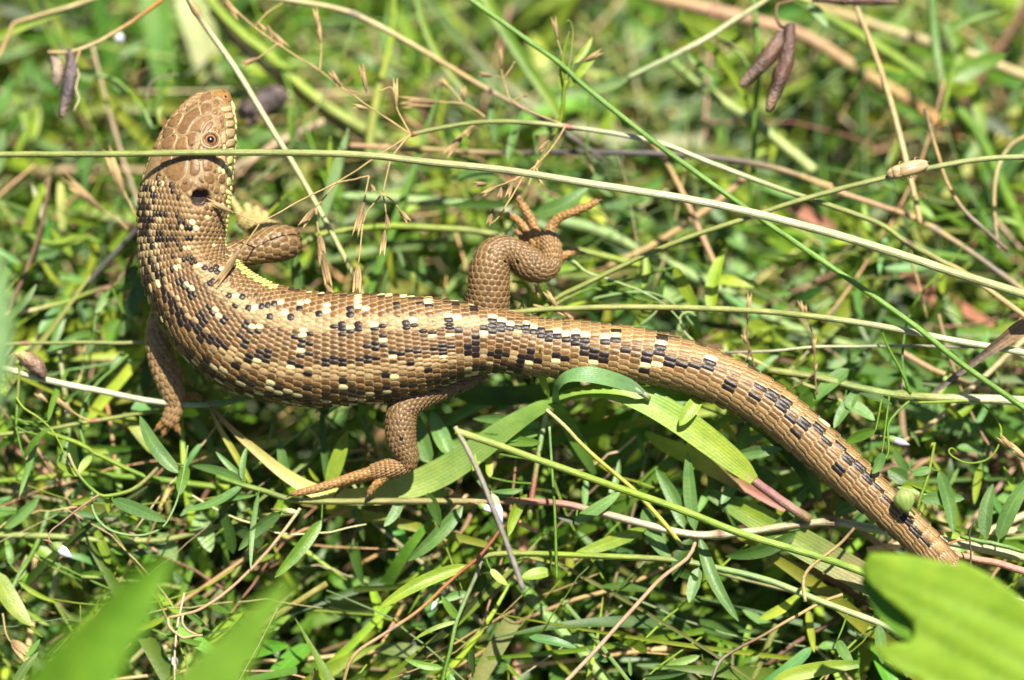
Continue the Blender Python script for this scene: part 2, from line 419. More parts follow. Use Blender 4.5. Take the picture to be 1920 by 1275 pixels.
class Loft:
    def __init__(s, rows, belly=.62):
        q = crom(rows, 2.0); s.q = q
        s.X = P(q[:, 0], q[:, 1], q[:, 2])
        d = np.linalg.norm(np.diff(s.X, axis=0), axis=1) / K
        s.s = np.concatenate([[0], np.cumsum(d)]); s.len = s.s[-1]
        T = nrm(np.gradient(s.X, axis=0))
        # smooth tangent
        k = 9; pad = np.vstack([T[:1]] * k + [T] + [T[-1:]] * k)
        T = nrm(np.stack([np.convolve(pad[:, i], np.ones(2 * k + 1) / (2 * k + 1), 'valid') for i in range(3)], 1))
        s.T = T; s.S = nrm(np.cross(T, nrm(CAM - s.X))); s.U = np.cross(s.S, T)
        s.belly = belly
    def at(s, a, arr):
        return np.stack([np.interp(a, s.s, arr[:, i]) for i in range(arr.shape[1])], -1)
    def surf(s, a, th, lift=0.0):
        a = np.asarray(a, float); th = np.asarray(th, float)
        X = s.at(a, s.X); S = nrm(s.at(a, s.S)); U = nrm(s.at(a, s.U)); q = s.at(a, s.q)
        hw = q[..., 3] + lift; ro = np.radians(q[..., 4]); fl = q[..., 5]; n = q[..., 6]
        sn = np.sin(th); cs = np.cos(th)
        lx = np.sign(sn) * np.abs(sn) ** (2 / n) * hw
        ly = np.sign(cs) * np.abs(cs) ** (2 / n) * hw * np.where(cs > 0, fl, fl * .9)
        # dorsal side turned by roll towards S
        cx = lx * np.cos(ro) + ly * np.sin(ro); cy = -lx * np.sin(ro) + ly * np.cos(ro)
        return X + (S * cx[..., None] + U * cy[..., None]) * K
    def normal(s, a, th):
        e = .02
        d1 = s.surf(a + 1.5, th) - s.surf(a - 1.5, th)
        d2 = s.surf(a, th + e) - s.surf(a, th - e)
        return nrm(np.cross(d2, d1))
    def shell(s, mb, step, sides):
        n = max(3, int(s.len / step)); a = np.linspace(0, s.len, n)
        th = np.arange(sides) / sides * 2 * np.pi
        A, TH = np.meshgrid(a, th, indexing='ij')
        V = s.surf(A, TH).reshape(-1, 3)
        F = [(i * sides + j, i * sides + (j + 1) % sides, (i + 1) * sides + (j + 1) % sides, (i + 1) * sides + j) for i in range(n - 1) for j in range(sides)]
        F += [tuple(reversed(range(sides))), tuple((n - 1) * sides + j for j in range(sides))]
        mb.add(V, F, TAN)
body = Loft(SPINE)
def limb(*rows):          # x, y, h, half width
    return Loft([(r[0], r[1], r[2], r[3], 0, .92, 2) for r in rows])
LEGS = {
 'rh': limb((905, 612, -22, 44), (912, 580, -8, 42), (916, 545, 6, 39), (918, 510, 14, 37), (926, 482, 14, 34), (946, 471, 8, 29), (968, 478, 0, 27), (992, 494, -8, 31), (1015, 502, -16, 27), (1032, 496, -24, 20), (1038, 476, -30, 16)),
 'rf': limb((1030, 505, -24, 17), (1034, 480, -26, 19), (1030, 455, -30, 20), (1020, 440, -34, 16)),
 'lh': limb((905, 690, -50, 20), (868, 712, -44, 20), (826, 727, -36, 23), (786, 742, -28, 27), (758, 764, -26, 28), (751, 796, -32, 28), (754, 830, -42, 26), (764, 858, -52, 21), (762, 874, -58, 17)),
 'lf': limb((775, 862, -54, 14), (750, 874, -58, 18), (720, 880, -62, 16), (692, 886, -66, 12)),
 'ra': limb((368, 486, 20, 24), (405, 484, 22, 22), (445, 477, 14, 22), (485, 466, 4, 28), (515, 458, -6, 33), (538, 455, -22, 31), (548, 455, -42, 24)),
 'rg': limb((545, 454, -40, 24), (520, 442, -58, 24), (490, 428, -72, 20), (465, 416, -84, 17), (450, 408, -90, 14)),
 'la': limb((330, 575, -40, 22), (306, 596, -52, 24), (298, 630, -66, 25), (302, 665, -76, 25), (313, 700, -84, 26), (323, 732, -94, 22), (328, 758, -104, 17), (320, 784, -112, 15), (312, 796, -116, 12)),
}
TOES = {
 'rh4': limb((1028, 455, -32, 14), (1033, 428, -34, 10), (1048, 409, -30, 8), (1070, 399, -26, 7.4), (1098, 388, -24, 6.8), (1122, 377, -22, 4.5)),
 'rh3': limb((1018, 465, -32, 11), (1006, 438, -30, 9), (996, 412, -28, 8), (983, 390, -28, 7), (970, 368, -30, 5)),
 'rh2': limb((1005, 462, -36, 9), (992, 438, -36, 7.5), (975, 417, -38, 6.6), (957, 402, -42, 4.5)),
 'rh1': limb((992, 462, -44, 8), (978, 443, -46, 7), (968, 430, -50, 4.5)),
 'rh5': limb((1040, 488, -40, 9), (1062, 477, -46, 6.5), (1080, 471, -50, 6), (1090, 474, -54, 4)),
 'lh4': limb((705, 884, -64, 12), (665, 894, -66, 9.5), (630, 905, -68, 8.4), (595, 916, -70, 7.4), (560, 924, -74, 5.6), (548, 927, -76, 4)),
 'lh2': limb((750, 878, -58, 10), (728, 890, -62, 8), (710, 904, -66, 7.4), (697, 918, -70, 6), (690, 929, -74, 4)),
 'lh3': limb((712, 888, -76, 9), (675, 898, -88, 7), (650, 906, -96, 6), (634, 922, -102, 4)),
 'lh1': limb((740, 882, -74, 8), (712, 890, -86, 6), (690, 892, -92, 4)),
 'ra1': limb((456, 412, -88, 9), (447, 396, -90, 7.5), (437, 378, -92, 6), (430, 366, -96, 4)),
 'ra2': limb((468, 412, -88, 9), (466, 396, -92, 8), (460, 382, -98, 5)),
 'ra3': limb((478, 416, -86, 9), (484, 402, -92, 8), (478, 388, -98, 5)),
 'ra4': limb((490, 424, -86, 9), (497, 410, -94, 7), (495, 396, -100, 5)),
 'la1': limb((314, 786, -112, 8), (302, 797, -116, 6.5), (292, 806, -122, 4)),
 'la2': limb((322, 786, -112, 8), (312, 802, -118, 6), (306, 814, -124, 4)),
 'la3': limb((330, 752, -106, 10), (350, 744, -112, 8), (368, 744, -118, 6), (380, 752, -124, 4)),
 'la4': limb((326, 786, -112, 8), (330, 800, -120, 6), (336, 810, -126, 4)),
}
def px_in_poly(x, y, poly):
    x = np.asarray(x); y = np.asarray(y); ins = np.zeros(x.shape, bool)
    j = len(poly) - 1
    for i in range(len(poly)):
        xi, yi = poly[i]; xj, yj = poly[j]
        c = ((yi > y) != (yj > y)) & (x < (xj - xi) * (y - yi) / (yj - yi + 1e-12) + xi)
        ins ^= c; j = i
    return ins
EAR = (377, 371, 20, 17); EYE = (394.5, 262.5)
def in_ear(x, y, k=1.0):
    return ((x - EAR[0]) / (EAR[2] * k)) ** 2 + ((y - EAR[1]) / (EAR[3] * k)) ** 2

# --- one continuous skin
mb = MB(); body.shell(mb, 4, 72)
for lm in LEGS.values(): lm.shell(mb, 4, 28)
for lm in TOES.values(): lm.shell(mb, 3, 12)
raw = mb.build('raw_skin', M_SKIN)
rm = raw.modifiers.new('r', 'REMESH'); rm.mode = 'VOXEL'; rm.voxel_size = 2.6 * K
sm = raw.modifiers.new('s', 'SMOOTH'); sm.factor = .5; sm.iterations = 3
ev = raw.evaluated_get(bpy.context.evaluated_depsgraph_get())
skin_me = bpy.data.meshes.new_from_object(ev)
org0 = np.array(raw.location)
bpy.data.objects.remove(raw)
nv = len(skin_me.vertices)
V = np.zeros(nv * 3, np.float32); skin_me.vertices.foreach_get('co', V); V = V.reshape(-1, 3).astype(float) + org0
NV = np.zeros(nv * 3, np.float32); skin_me.vertices.foreach_get('normal', NV); NV = NV.reshape(-1, 3).astype(float)
vx, vy = proj(V); facing = (NV * nrm(CAM - V)).sum(1)
e = in_ear(vx, vy); earm = (e < 1.15) & (facing > .05)
V[earm] -= NV[earm] * (np.clip(1.15 - e[earm], 0, .55) * 32 * K)[:, None]
root_loc = P(650, 655, -80)
sc = np.tile(np.array([.24, .155, .07]), (nv, 1))
sc[earm & (e < .95)] = (.04, .026, .018)
under = (NV @ NM) < -.35
sc[under] = (.46, .47, .17)
skin_me.vertices.foreach_set('co', (V - root_loc).astype(np.float32).ravel())
ca = skin_me.color_attributes.new('Col', 'FLOAT_COLOR', 'POINT')
ca.data.foreach_set('color', np.concatenate([sc, np.ones((nv, 1))], 1).astype(np.float32).ravel())
skin_me.materials.clear(); skin_me.materials.append(M_SKIN)
skin_me.polygons.foreach_set('use_smooth', [True] * len(skin_me.polygons)); skin_me.update()
lizard = empty('lizard', root_loc)
tag(lizard, 'brown sand lizard with dark and cream spots basking on the grass', 'lizard')
skin = bpy.data.objects.new('body', skin_me); col.objects.link(skin); skin.parent = lizard
polys = [tuple(p.vertices) for p in skin_me.polygons]
BVH = BVHTree.FromPolygons([Vector(v) for v in V], polys)
def hit(x, y):
    d = FWD * D + RGT * (x - 960) * K + UPV * (637.5 - y) * K
    d = d / np.linalg.norm(d)
    loc, n, i, dist = BVH.ray_cast(Vector(CAM), Vector(d))
    return (np.array(loc), np.array(n)) if loc is not None else (None, None)

# --- colour pattern: spots are listed where they lie along the animal
def zoomset(x0, y0, items, k=3.983):
    out = []
    for it in items:
        if len(it) == 3: x, y, r = it; out.append((x0 + x / k, y0 + y / k, x0 + x / k, y0 + y / k, r / k))
        else: a, b, c, d, r = it; out.append((x0 + a / k, y0 + b / k, x0 + c / k, y0 + d / k, r / k))
    return out
DARKS = zoomset(200, 400, [(330, 60, 270, 130, 22), (290, 40, 26), (400, 180, 430, 200, 28), (390, 450, 400, 540, 35), (505, 400, 510, 430, 18), (555, 510, 640, 600, 28),
  (620, 340, 700, 380, 18), (740, 400, 830, 420, 14), (460, 640, 560, 790, 30), (640, 850, 760, 950, 30), (760, 950, 860, 990, 28), (690, 750, 740, 830, 16), (770, 710, 870, 780, 28),
  (1010, 830, 1150, 890, 26), (990, 920, 1060, 960, 22), (1030, 990, 25), (1050, 1070, 1200, 1050, 25), (1120, 1030, 1150, 1090, 22), (1180, 1090, 22),
  (780, 505, 25), (920, 600, 18), (1010, 600, 18), (970, 705, 15), (1060, 710, 1140, 712, 16), (1180, 690, 15), (1340, 755, 1390, 765, 13), (1210, 775, 15), (1600, 760, 17), (1260, 670, 14), (1440, 690, 12),
  (940, 1130, 980, 1160, 22), (1190, 1190, 18), (600, 190, 22), (560, 60, 16), (480, 90, 14), (350, 260, 20), (320, 330, 16)])
DARKS += zoomset(200, 130, [(300, 890, 25), (350, 940, 16), (410, 1080, 26), (280, 1090, 18), (390, 1240, 25), (610, 1190, 16), (500, 910, 14), (545, 960, 14), (260, 1030, 12)])
DARKS += zoomset(480, 500, [(20, 490, 25), (290, 510, 410, 505, 18), (320, 530, 370, 590, 26), (330, 650, 410, 655, 18), (240, 715, 340, 735, 18), (480, 710, 650, 710, 18), (560, 670, 20), (20, 640, 90, 690, 28),
  (600, 460, 780, 450, 20), (630, 480, 740, 490, 20), (650, 510, 15), (860, 450, 970, 445, 18), (870, 470, 16), (1090, 440, 1190, 425, 19), (1390, 405, 1530, 400, 18), (1420, 430, 1480, 465, 24), (1250, 490, 1340, 485, 16),
  (930, 525, 980, 520, 13), (840, 590, 960, 595, 17), (910, 610, 15), (1010, 650, 1100, 645, 20), (1120, 630, 1200, 635, 17), (1340, 600, 1430, 600, 18), (1350, 630, 1430, 635, 18), (770, 690, 880, 690, 20), (800, 710, 14),
  (1590, 600, 1660, 590, 22), (1580, 640, 1660, 650, 18), (1610, 530, 1690, 520, 20), (1740, 420, 1900, 440, 22), (1690, 470, 1830, 480, 22), (1770, 640, 1850, 660, 26), (1130, 730, 18), (800, 780, 20), (380, 790, 18), (480, 840, 20),
  (630, 850, 26), (980, 800, 26), (1270, 790, 22), (710, 340, 22), (800, 320, 15), (840, 360, 15), (970, 310, 20), (1030, 290, 18), (1070, 330, 16), (1130, 320, 12), (1220, 275, 15), (1290, 285, 17), (1470, 275, 15), (1640, 295, 18),
  (220, 360, 16), (270, 362, 13), (460, 355, 500, 358, 15), (330, 297, 13), (170, 277, 12), (100, 375, 14), (40, 290, 15), (1610, 330, 13)])
DARKS += zoomset(940, 560, [(0, 200, 120, 210, 18), (60, 220, 14), (180, 220, 330, 250, 20), (270, 280, 330, 290, 18), (400, 265, 620, 300, 18), (390, 290, 450, 300, 14), (470, 290, 540, 300, 16), (560, 330, 620, 340, 18),
  (730, 305, 790, 310, 14), (800, 310, 890, 320, 18), (820, 245, 880, 245, 9), (640, 380, 700, 390, 20), (630, 420, 700, 440, 24), (720, 410, 780, 420, 16), (720, 455, 780, 455, 16), (390, 430, 460, 430, 20), (390, 400, 14),
  (150, 440, 280, 450, 22), (220, 390, 22), (230, 465, 16), (0, 420, 20), (890, 395, 960, 395, 16), (1060, 410, 1130, 420, 18), (1060, 460, 1120, 470, 20), (1150, 360, 1240, 360, 16), (1140, 410, 1220, 430, 22), (1150, 470, 1220, 485, 18),
  (1170, 280, 1250, 285, 10), (1250, 470, 1300, 475, 20), (1320, 500, 1390, 520, 20), (1420, 490, 1480, 490, 14), (1510, 460, 1590, 475, 20), (1500, 510, 1580, 530, 20), (1690, 640, 1750, 660, 24), (1840, 710, 1900, 730, 24), (1070, 540, 14), (1640, 700, 14)])
DARKS += zoomset(1380, 640, [(80, 390, 150, 410, 20), (120, 340, 180, 360, 16), (20, 310, 18), (230, 400, 260, 400, 17), (290, 440, 360, 460, 24), (300, 480, 350, 490, 17), (400, 570, 490, 600, 22), (510, 610, 570, 640, 18), (590, 630, 660, 670, 22),
  (690, 740, 760, 770, 16), (800, 870, 900, 900, 28), (880, 900, 920, 930, 20), (990, 1030, 1050, 1070, 20), (1080, 1110, 1110, 1140, 18), (1150, 1180, 1180, 1200, 20), (390, 660, 430, 690, 14), (740, 940, 800, 960, 16)])
DARKS += zoomset(1440, 955, [(1010, 60, 1060, 90, 18), (1080, 130, 1110, 160, 18), (1140, 200, 1160, 230, 12)])
CREAMS = zoomset(200, 400, [(640, 80, 650, 110, 18), (620, 255, 18), (700, 390, 715, 415, 16), (860, 515, 14), (955, 605, 995, 603, 18), (600, 530, 660, 580, 15), (800, 710, 850, 750, 20), (1060, 830, 1140, 860, 17), (1110, 690, 17), (1390, 745, 16), (1340, 740, 10),
  (1630, 740, 17), (1650, 685, 17), (1450, 680, 15), (1290, 650, 14), (1880, 710, 18), (700, 795, 12), (1020, 965, 14), (1120, 1105, 14), (800, 995, 14), (380, 530, 12), (300, 330, 14), (860, 410, 14), (510, 400, 14)])
CREAMS += zoomset(480, 500, [(340, 490, 26), (710, 455, 24), (320, 625, 370, 625, 13), (930, 560, 985, 553, 13), (690, 600, 10), (880, 428, 920, 420, 14), (1120, 405, 1160, 403, 13), (1400, 370, 1520, 375, 11), (1270, 518, 1320, 513, 11), (1450, 500, 1490, 498, 11),
  (1680, 500, 1720, 510, 12), (1610, 555, 15), (1800, 395, 1900, 415, 13), (250, 745, 15), (560, 735, 16), (850, 722, 18), (1030, 680, 16), (1370, 665, 1395, 668, 14), (1620, 680, 15), (1780, 690, 18), (1030, 840, 19), (660, 885, 18), (400, 915, 18), (100, 860, 15), (150, 880, 13),
  (870, 965, 15), (1330, 800, 14), (1260, 795, 12), (350, 905, 10), (1010, 275, 18), (950, 290, 11), (820, 305, 11), (750, 310, 12), (1290, 260, 15), (1230, 265, 10), (260, 345, 17), (510, 340, 16), (510, 280, 13), (370, 265, 13), (760, 245, 18), (1080, 220, 20), (1280, 215, 17),
  (20, 310, 15), (1440, 265, 14), (1680, 300, 12), (1800, 355, 12), (1760, 385, 14)])
CREAMS += zoomset(940, 560, [(180, 190, 330, 220, 12), (400, 240, 620, 265, 12), (760, 275, 880, 270, 13), (1150, 320, 1250, 320, 17), (1130, 500, 1210, 510, 10), (1050, 510, 1110, 510, 10), (400, 470, 460, 470, 11), (620, 475, 780, 490, 11), (140, 480, 190, 485, 11),
  (260, 480, 300, 480, 8), (1540, 430, 1610, 445, 13), (1650, 690, 14)])
CREAMS += zoomset(1380, 640, [(650, 600, 690, 640, 12), (420, 620, 14), (940, 890, 14)])
def capsd(x, y, L, k):
    L = np.asarray(L); a = L[:, 0:2]; b = L[:, 2:4]; r = L[:, 4] * k
    p = np.stack([x, y], -1)[:, None, :]; ab = (b - a)[None]
    t = np.clip(((p - a[None]) * ab).sum(-1) / ((ab ** 2).sum(-1) + 1e-9), 0, 1)
    d = np.linalg.norm(p - (a[None] + ab * t[..., None]), axis=-1)
    return (d - r[None]).min(1)
BROWN_S = np.array([.135, .066, .022]); PALE_S = np.array([.33, .215, .098]); CREAM_S = np.array([.66, .58, .28]); DARK_S = np.array([.011, .007, .006])
YEL_S = np.array([.50, .51, .17])
def body_colour(s, th, x, y, face):
    n = len(s); sd = np.degrees((th + np.pi) % (2 * np.pi) - np.pi); ad = np.abs(sd)
    R = RNG.random(n)
    c = np.tile(BROWN_S, (n, 1)) * (1 + RNG.normal(0, .18, n))[:, None]
    tail = s > S_TAIL; trunk = ~tail
    # broad vertebral band, a pale stripe on either side of it
    c[(ad <= 18) & trunk] *= np.array([.82, .80, .78])
    st = trunk & (((sd > 17) & (sd < 33)) | ((sd < -18) & (sd > -36)))
    c[st] = PALE_S * (1 + RNG.normal(0, .12, st.sum()))[:, None]
    # left flank: rows of dark brown scales between tan ones, cream points
    fl = trunk & (sd > 43) & (s > S_NECK * .8); c[fl] *= .85
    k = fl & (R < .48); c[k] = np.array([.030, .018, .011])
    k = fl & (R > .84); c[k] = np.array([.46, .38, .18])
    fl = trunk & (sd < -70); c[fl] *= .8
    k = fl & (R < .3); c[k] = np.array([.035, .022, .014])
    k = fl & (R > .88); c[k] = np.array([.48, .40, .20])
    # tail
    c[tail] = np.array([.155, .082, .029]) * (1 + RNG.normal(0, .2, tail.sum()))[:, None]
    k = tail & (ad > 22) & (ad < 60); c[k] = np.array([.23, .135, .052]) * (1 + RNG.normal(0, .15, k.sum()))[:, None]
    k = tail & (ad > 78); c[k] = np.array([.15, .09, .04])
    k = tail & (ad > 60) & (ad < 110) & (R < .3); c[k] = np.array([.05, .03, .016])
    bel = ad > 116; c[bel & trunk] = YEL_S; c[bel & tail] = np.array([.34, .25, .13])
    # neck: finer, tan and yellowish with dark flecks on its left, yellow-green throat
    nk = (s < S_NECK) & (ad < 95); c[nk] = c[nk] * .5 + np.array([.19, .115, .05]) * .5
    k = (s < S_NECK) & (sd > 25) & (sd < 95); c[k] = np.array([.22, .155, .07]) * (1 + RNG.normal(0, .2, k.sum()))[:, None]
    k = (s < S_NECK) & (sd > -12) & (sd < 80) & (R < .16); c[k] = np.array([.03, .018, .012])
    k = (s < S_NECK) & (ad < 90) & (R > .95); c[k] = np.array([.42, .34, .17])
    k = (s < S_NECK) & (ad > 92); c[k] = YEL_S
    ap = px_in_poly(x, y, [(436, 484), (475, 488), (530, 556), (492, 552), (462, 532), (446, 512)]) & face & (sd < -64); c[ap] = YEL_S * np.array([1.0, 1.05, .8])
    d1 = capsd(x, y, DARKS, 1.05); d2 = capsd(x, y, CREAMS, 1.0)
    dk = (d1 < 1.2) & face; cr = (d2 < .6) & face
    c[dk] = DARK_S * (1 + RNG.random((dk.sum(), 1)) * 1.2)
    c[cr] = CREAM_S * (1 + RNG.normal(0, .06, (cr.sum(), 1)))
    hid = ~face & (ad < 80) & (R < .12); c[hid] = DARK_S
    return np.clip(c, .004, .8)

RING = np.array([(-1, -.55), (-1, .55), (-.35, .98), (.5, .94), (1.08, .52), (1.2, 0), (1.08, -.52), (.5, -.94), (-.35, -.98)])
RING_T = np.array([(-1, -.80), (-1, .80), (-.2, .99), (.7, .97), (1.06, .62), (1.15, 0), (1.06, -.62), (.7, -.97), (-.2, -.99)])
def scale_geo(loft, s, th, ha, hb, lift, dome, keel, rim=None, RING=RING):
    """verts (n, 19, 3) of n shield shaped scales lying on a loft"""
    r = len(RING)
    loc = np.vstack([RING, RING * np.array([.76, .74]), [[.1, 0]]])
    u = (loc[:, 0] + 1) / 2.2
    S = s[:, None] + loc[None, :, 0] * ha[:, None]; TH = th[:, None] + loc[None, :, 1] * hb[:, None]
    base = loft.surf(S, TH); nn = loft.normal(S, TH)
    hgt = lift[:, None] * u[None] + dome[:, None] * np.concatenate([np.zeros(r), np.full(r, .7), [1.0]])[None]
    kk = np.zeros(len(loc)); kk[r + 0: r + 0] = 0; kk[-1] = 1; kk[r + 5] = .9
    hgt = hgt + keel[:, None] * kk[None]
    hgt[:, :r] -= .25
    return base + nn * (hgt * K)[..., None]
SF = []
for j in range(9):
    k = (j + 1) % 9
    SF += [(j, k, 9 + k, 9 + j), (9 + j, 9 + k, 18)]
def scale_cols(c, rim, rimk):
    n = len(c); out = np.zeros((n, 19, 3))
    rimc = c * (1 - rimk[:, None]) + rim[None] * rimk[:, None]
    out[:, :9] = rimc[:, None]; out[:, 9:18] = c[:, None]; out[:, 18] = c * 1.04
    return out

# arc length landmarks
def s_of(px, py):
    q = body.q; return body.s[np.argmin((q[:, 0] - px) ** 2 + (q[:, 1] - py) ** 2)]
S_EARS = s_of(352, 346); S_NECK = s_of(350, 506); S_MID = s_of(560, 652); S_TAIL = s_of(985, 645); S_RUMP = s_of(850, 639)
dth = [5.2] * 5 + [8.3] * 9 + [13.2] * 6
edges = np.concatenate([[0], np.cumsum(dth)])
cen = (edges[:-1] + edges[1:]) / 2
COLS = [(c, w) for c, w in zip(cen, dth)] + [(-c, w) for c, w in zip(cen, dth)]
Z1 = lambda pts: [(200 + x / 3.983, 130 + y / 3.983) for x, y in pts]
PLATES = [Z1(p) for p in [
 [(790,165),(860,150),(920,185),(940,240),(890,262),(842,225),(800,212)],
 [(700,205),(780,167),(793,215),(770,243),(700,260),(688,232)],
 [(702,266),(770,250),(798,290),(775,325),(722,343),(700,318)],
 [(806,222),(838,230),(850,255),(820,284),(790,262)],
 [(780,328),(806,292),(832,300),(835,330),(805,345)],
 [(585,308),(688,240),(697,262),(640,297),(590,332)],
 [(587,338),(690,270),(712,345),(650,395),(610,460),(600,490),(545,500),(522,460),(560,400)],
 [(445,420),(500,355),(570,318),(580,345),(545,405),(515,440),(480,427)],
 [(415,495),(445,430),(512,447),(513,466),(460,510),(420,525)],
 [(413,540),(455,517),(518,474),(536,500),(500,590),(450,600),(408,592)],
 [(545,508),(600,496),(606,560),(618,602),(507,602),(525,550)],
 [(660,402),(720,352),(790,337),(800,368),(755,383),(720,430),(700,478),(618,468),(622,440)],
 [(612,477),(660,466),(690,490),(680,540),(655,570),(612,577),(605,530)],
 [(757,394),(800,380),(798,420),(768,448),(738,480),(712,510),(716,455)],
 [(430,612),(497,610),(490,680),(450,735),(420,750),(398,740),(404,690)],
 [(335,612),(420,612),(396,690),(390,745),(360,790),(280,800),(290,720)],
 [(505,612),(622,612),(610,720),(595,790),(550,840),(510,855),(440,800),(425,760),(470,715)],
 [(373,770),(395,757),(420,767),(415,800),(385,797)],
 [(625,580),(655,580),(662,640),(632,640)],
 [(632,650),(660,647),(698,685),(703,760),(665,808),(617,785),(622,720)],
 [(602,802),(650,822),(655,850),(610,915),(580,925),(547,885),(562,842)],
 [(712,672),(750,660),(790,710),(785,758),(722,763),(712,710)],
 [(766,650),(815,640),(825,680),(800,700),(777,680)],
 [(722,777),(780,772),(808,802),(800,853),(760,858),(722,820)],
 [(665,872),(700,852),(745,880),(730,903),(662,903)],
 [(792,737),(820,737),(825,768),(800,780)],
 [(682,815),(705,787),(716,825),(735,855),(705,845)],
 [(880,330),(940,322),(950,368),(885,375)], [(886,387),(950,382),(953,428),(892,438)], [(882,452),(955,442),(958,500),(908,520)], [(894,532),(953,514),(953,570),(892,588)],
 [(847,287),(930,267),(943,310),(880,323),(860,318)], [(840,342),(870,337),(875,440),(852,448),(832,380)], [(862,462),(884,457),(890,540),(872,568),(852,520)],
 [(832,652),(880,642),(888,700),(860,738),(836,718)], [(832,792),(868,772),(888,830),(860,858),(828,838)], [(842,872),(880,862),(886,928),(852,938)], [(792,882),(830,880),(838,928),(797,928)],
 [(900,655),(940,640),(938,700),(902,720)], [(900,735),(936,715),(934,780),(900,800)], [(895,812),(932,795),(930,860),(897,880)], [(680,590),(700,545),(735,600),(760,640),(700,645),(670,640)],
 [(895,600),(945,580),(942,632),(900,640)], [(760,610),(830,600),(880,600),(885,632),(830,640),(780,640)],
]]

def body_scales():
    S, TH, HA, HB, LI, DO, KE = [], [], [], [], [], [], []
    a = 26.0; row = 0
    while a < body.len - 20:
        if a < S_EARS: ds = 11.5
        elif a < S_NECK: ds = 9.6 + 1.4 * (a - S_EARS) / (S_NECK - S_EARS)
        elif a < S_MID: ds = 11.0 + 4.2 * (a - S_NECK) / (S_MID - S_NECK)
        elif a < S_TAIL: ds = 15.2
        else: ds = min(26.0, 15.5 + (a - S_TAIL) * .028)
        if a < S_RUMP:
            for i, (c, w) in enumerate(COLS):
                off = w * .5 if row % 2 else 0
                neck = a < S_NECK
                if abs(c) > 70 and (row % 2 == 1) and abs(c) < 0: continue
                S.append(a); TH.append(math.radians(c + off + RNG.normal(0, .25))); HA.append(ds * .5); HB.append(math.radians(w * .5) * 1.0)
                LI.append(2.0 if not neck else .9); DO.append(.8 if not neck else 2.0); KE.append(.45 if abs(c) < 60 else 1.0)
        else:
            n = 36 if a < S_TAIL else 28; w = 360 / n
            for i in range(n):
                S.append(a); TH.append(math.radians((i + (.5 if row % 2 else 0)) * w)); HA.append(ds * .5); HB.append(math.radians(w * .5) * 1.0)
                LI.append(2.0); DO.append(.4); KE.append(1.3 if a > S_TAIL else .6)
        a += ds; row += 1
    S, TH, HA, HB, LI, DO, KE = map(np.array, (S, TH, HA, HB, LI, DO, KE))
    X = body.surf(S, TH); NN = body.normal(S, TH); x, y = proj(X)
    face = (NN * nrm(CAM - X)).sum(1) > 0.0
    keep = ~((in_ear(x, y, 1.12) < 1) & face)
    keep &= ~((((x - EYE[0]) / 19) ** 2 + ((y - EYE[1]) / 18) ** 2 < 1) & face)
    for p in PLATES:
        for dx, dy in ((0, 0), (3, 0), (-3, 0), (0, 3), (0, -3)): keep &= ~(px_in_poly(x + dx, y + dy, p) & face)
    S, TH, HA, HB, LI, DO, KE, x, y, face, X = (v[keep] for v in (S, TH, HA, HB, LI, DO, KE, x, y, face, X))
    C = body_colour(S, TH, x, y, face)
    hd = S < S_EARS; ad = np.degrees(np.abs((TH + np.pi) % (2 * np.pi) - np.pi))
    C[hd & (ad < 70)] = np.array([.22, .125, .05]); C[hd & (ad >= 70)] = np.array([.50, .44, .20]); C[hd & (ad > 96)] = YEL_S
    V = scale_geo(body, S, TH, HA, HB, LI, DO, KE)
    tl = S > S_RUMP
    V[tl] = scale_geo(body, S[tl], TH[tl], HA[tl], HB[tl], LI[tl], DO[tl], KE[tl], RING=RING_T)
    rimk = np.where(C.sum(1) < .075, .06, np.where(S > S_TAIL, .68, .58))
    CC = scale_cols(C, np.array([.56, .42, .20]), rimk)
    size = HA * HB * body.at(S, body.q)[:, 3] * (face.astype(float)) * (S > S_TAIL)
    inframe = (x > 0) & (x < 1920) & (y < 1060)
    big = set(np.argsort(-(size * inframe))[:300].tolist())
    return V, CC, big
def emit(V, C, idx, name, parent, kind=None):
    m = MB()
    for i in idx: m.add(V[i], SF, C[i])
    o = m.build(name, M_SKIN, parent)
    if kind: o['kind'] = kind
    return o
bv, bc, big = body_scales()
for i in sorted(big): emit(bv, bc, [i], 'scale', lizard)
emit(bv, bc, [i for i in range(len(bv)) if i not in big], 'scales', lizard, 'stuff')

def limb_scales(lm, n, ds, colf, lift, dome, keel, start=4.0):
    S, TH, H = [], [], []
    a = start; row = 0
    while a < lm.len - ds * .4:
        for i in range(n):
            S.append(a); TH.append((i + (.5 if row % 2 else 0)) * 2 * math.pi / n)
        a += ds; row += 1
    S = np.array(S); TH = np.array(TH)
    X = lm.surf(S, TH)
    # drop those that lie inside the trunk
    dd = np.linalg.norm(X[:, None] - body.X[None, ::12], axis=2) / K
    j = dd.argmin(1); keep = dd[np.arange(len(S)), j] > body.q[::12, 3][j] * .86
    S, TH, X = S[keep], TH[keep], X[keep]
    one = np.ones(len(S)); x, y = proj(X)
    V = scale_geo(lm, S, TH, one * ds * .5, one * math.pi / n, one * lift, one * dome, one * keel, None)
    C = colf(S / lm.len, TH, x, y)
    return V, scale_cols(C, np.array([.46, .32, .15]), np.full(len(S), .55))
def leg_col(base, under, spots=0.02):
    base = np.array(base); under = np.array(under)
    def f(t, th, x, y):
        n = len(t); ad = np.degrees(np.abs((th + np.pi) % (2 * np.pi) - np.pi))
        k = np.clip((ad - 80) / 40, 0, 1)[:, None]
        c = base * (1 - k) + under * k
        c = c * (1 + RNG.normal(0, .12, n))[:, None]
        c[RNG.random(n) < spots] = DARK_S
        return np.clip(c, .005, .8)
    return f
lv, lc = [], []
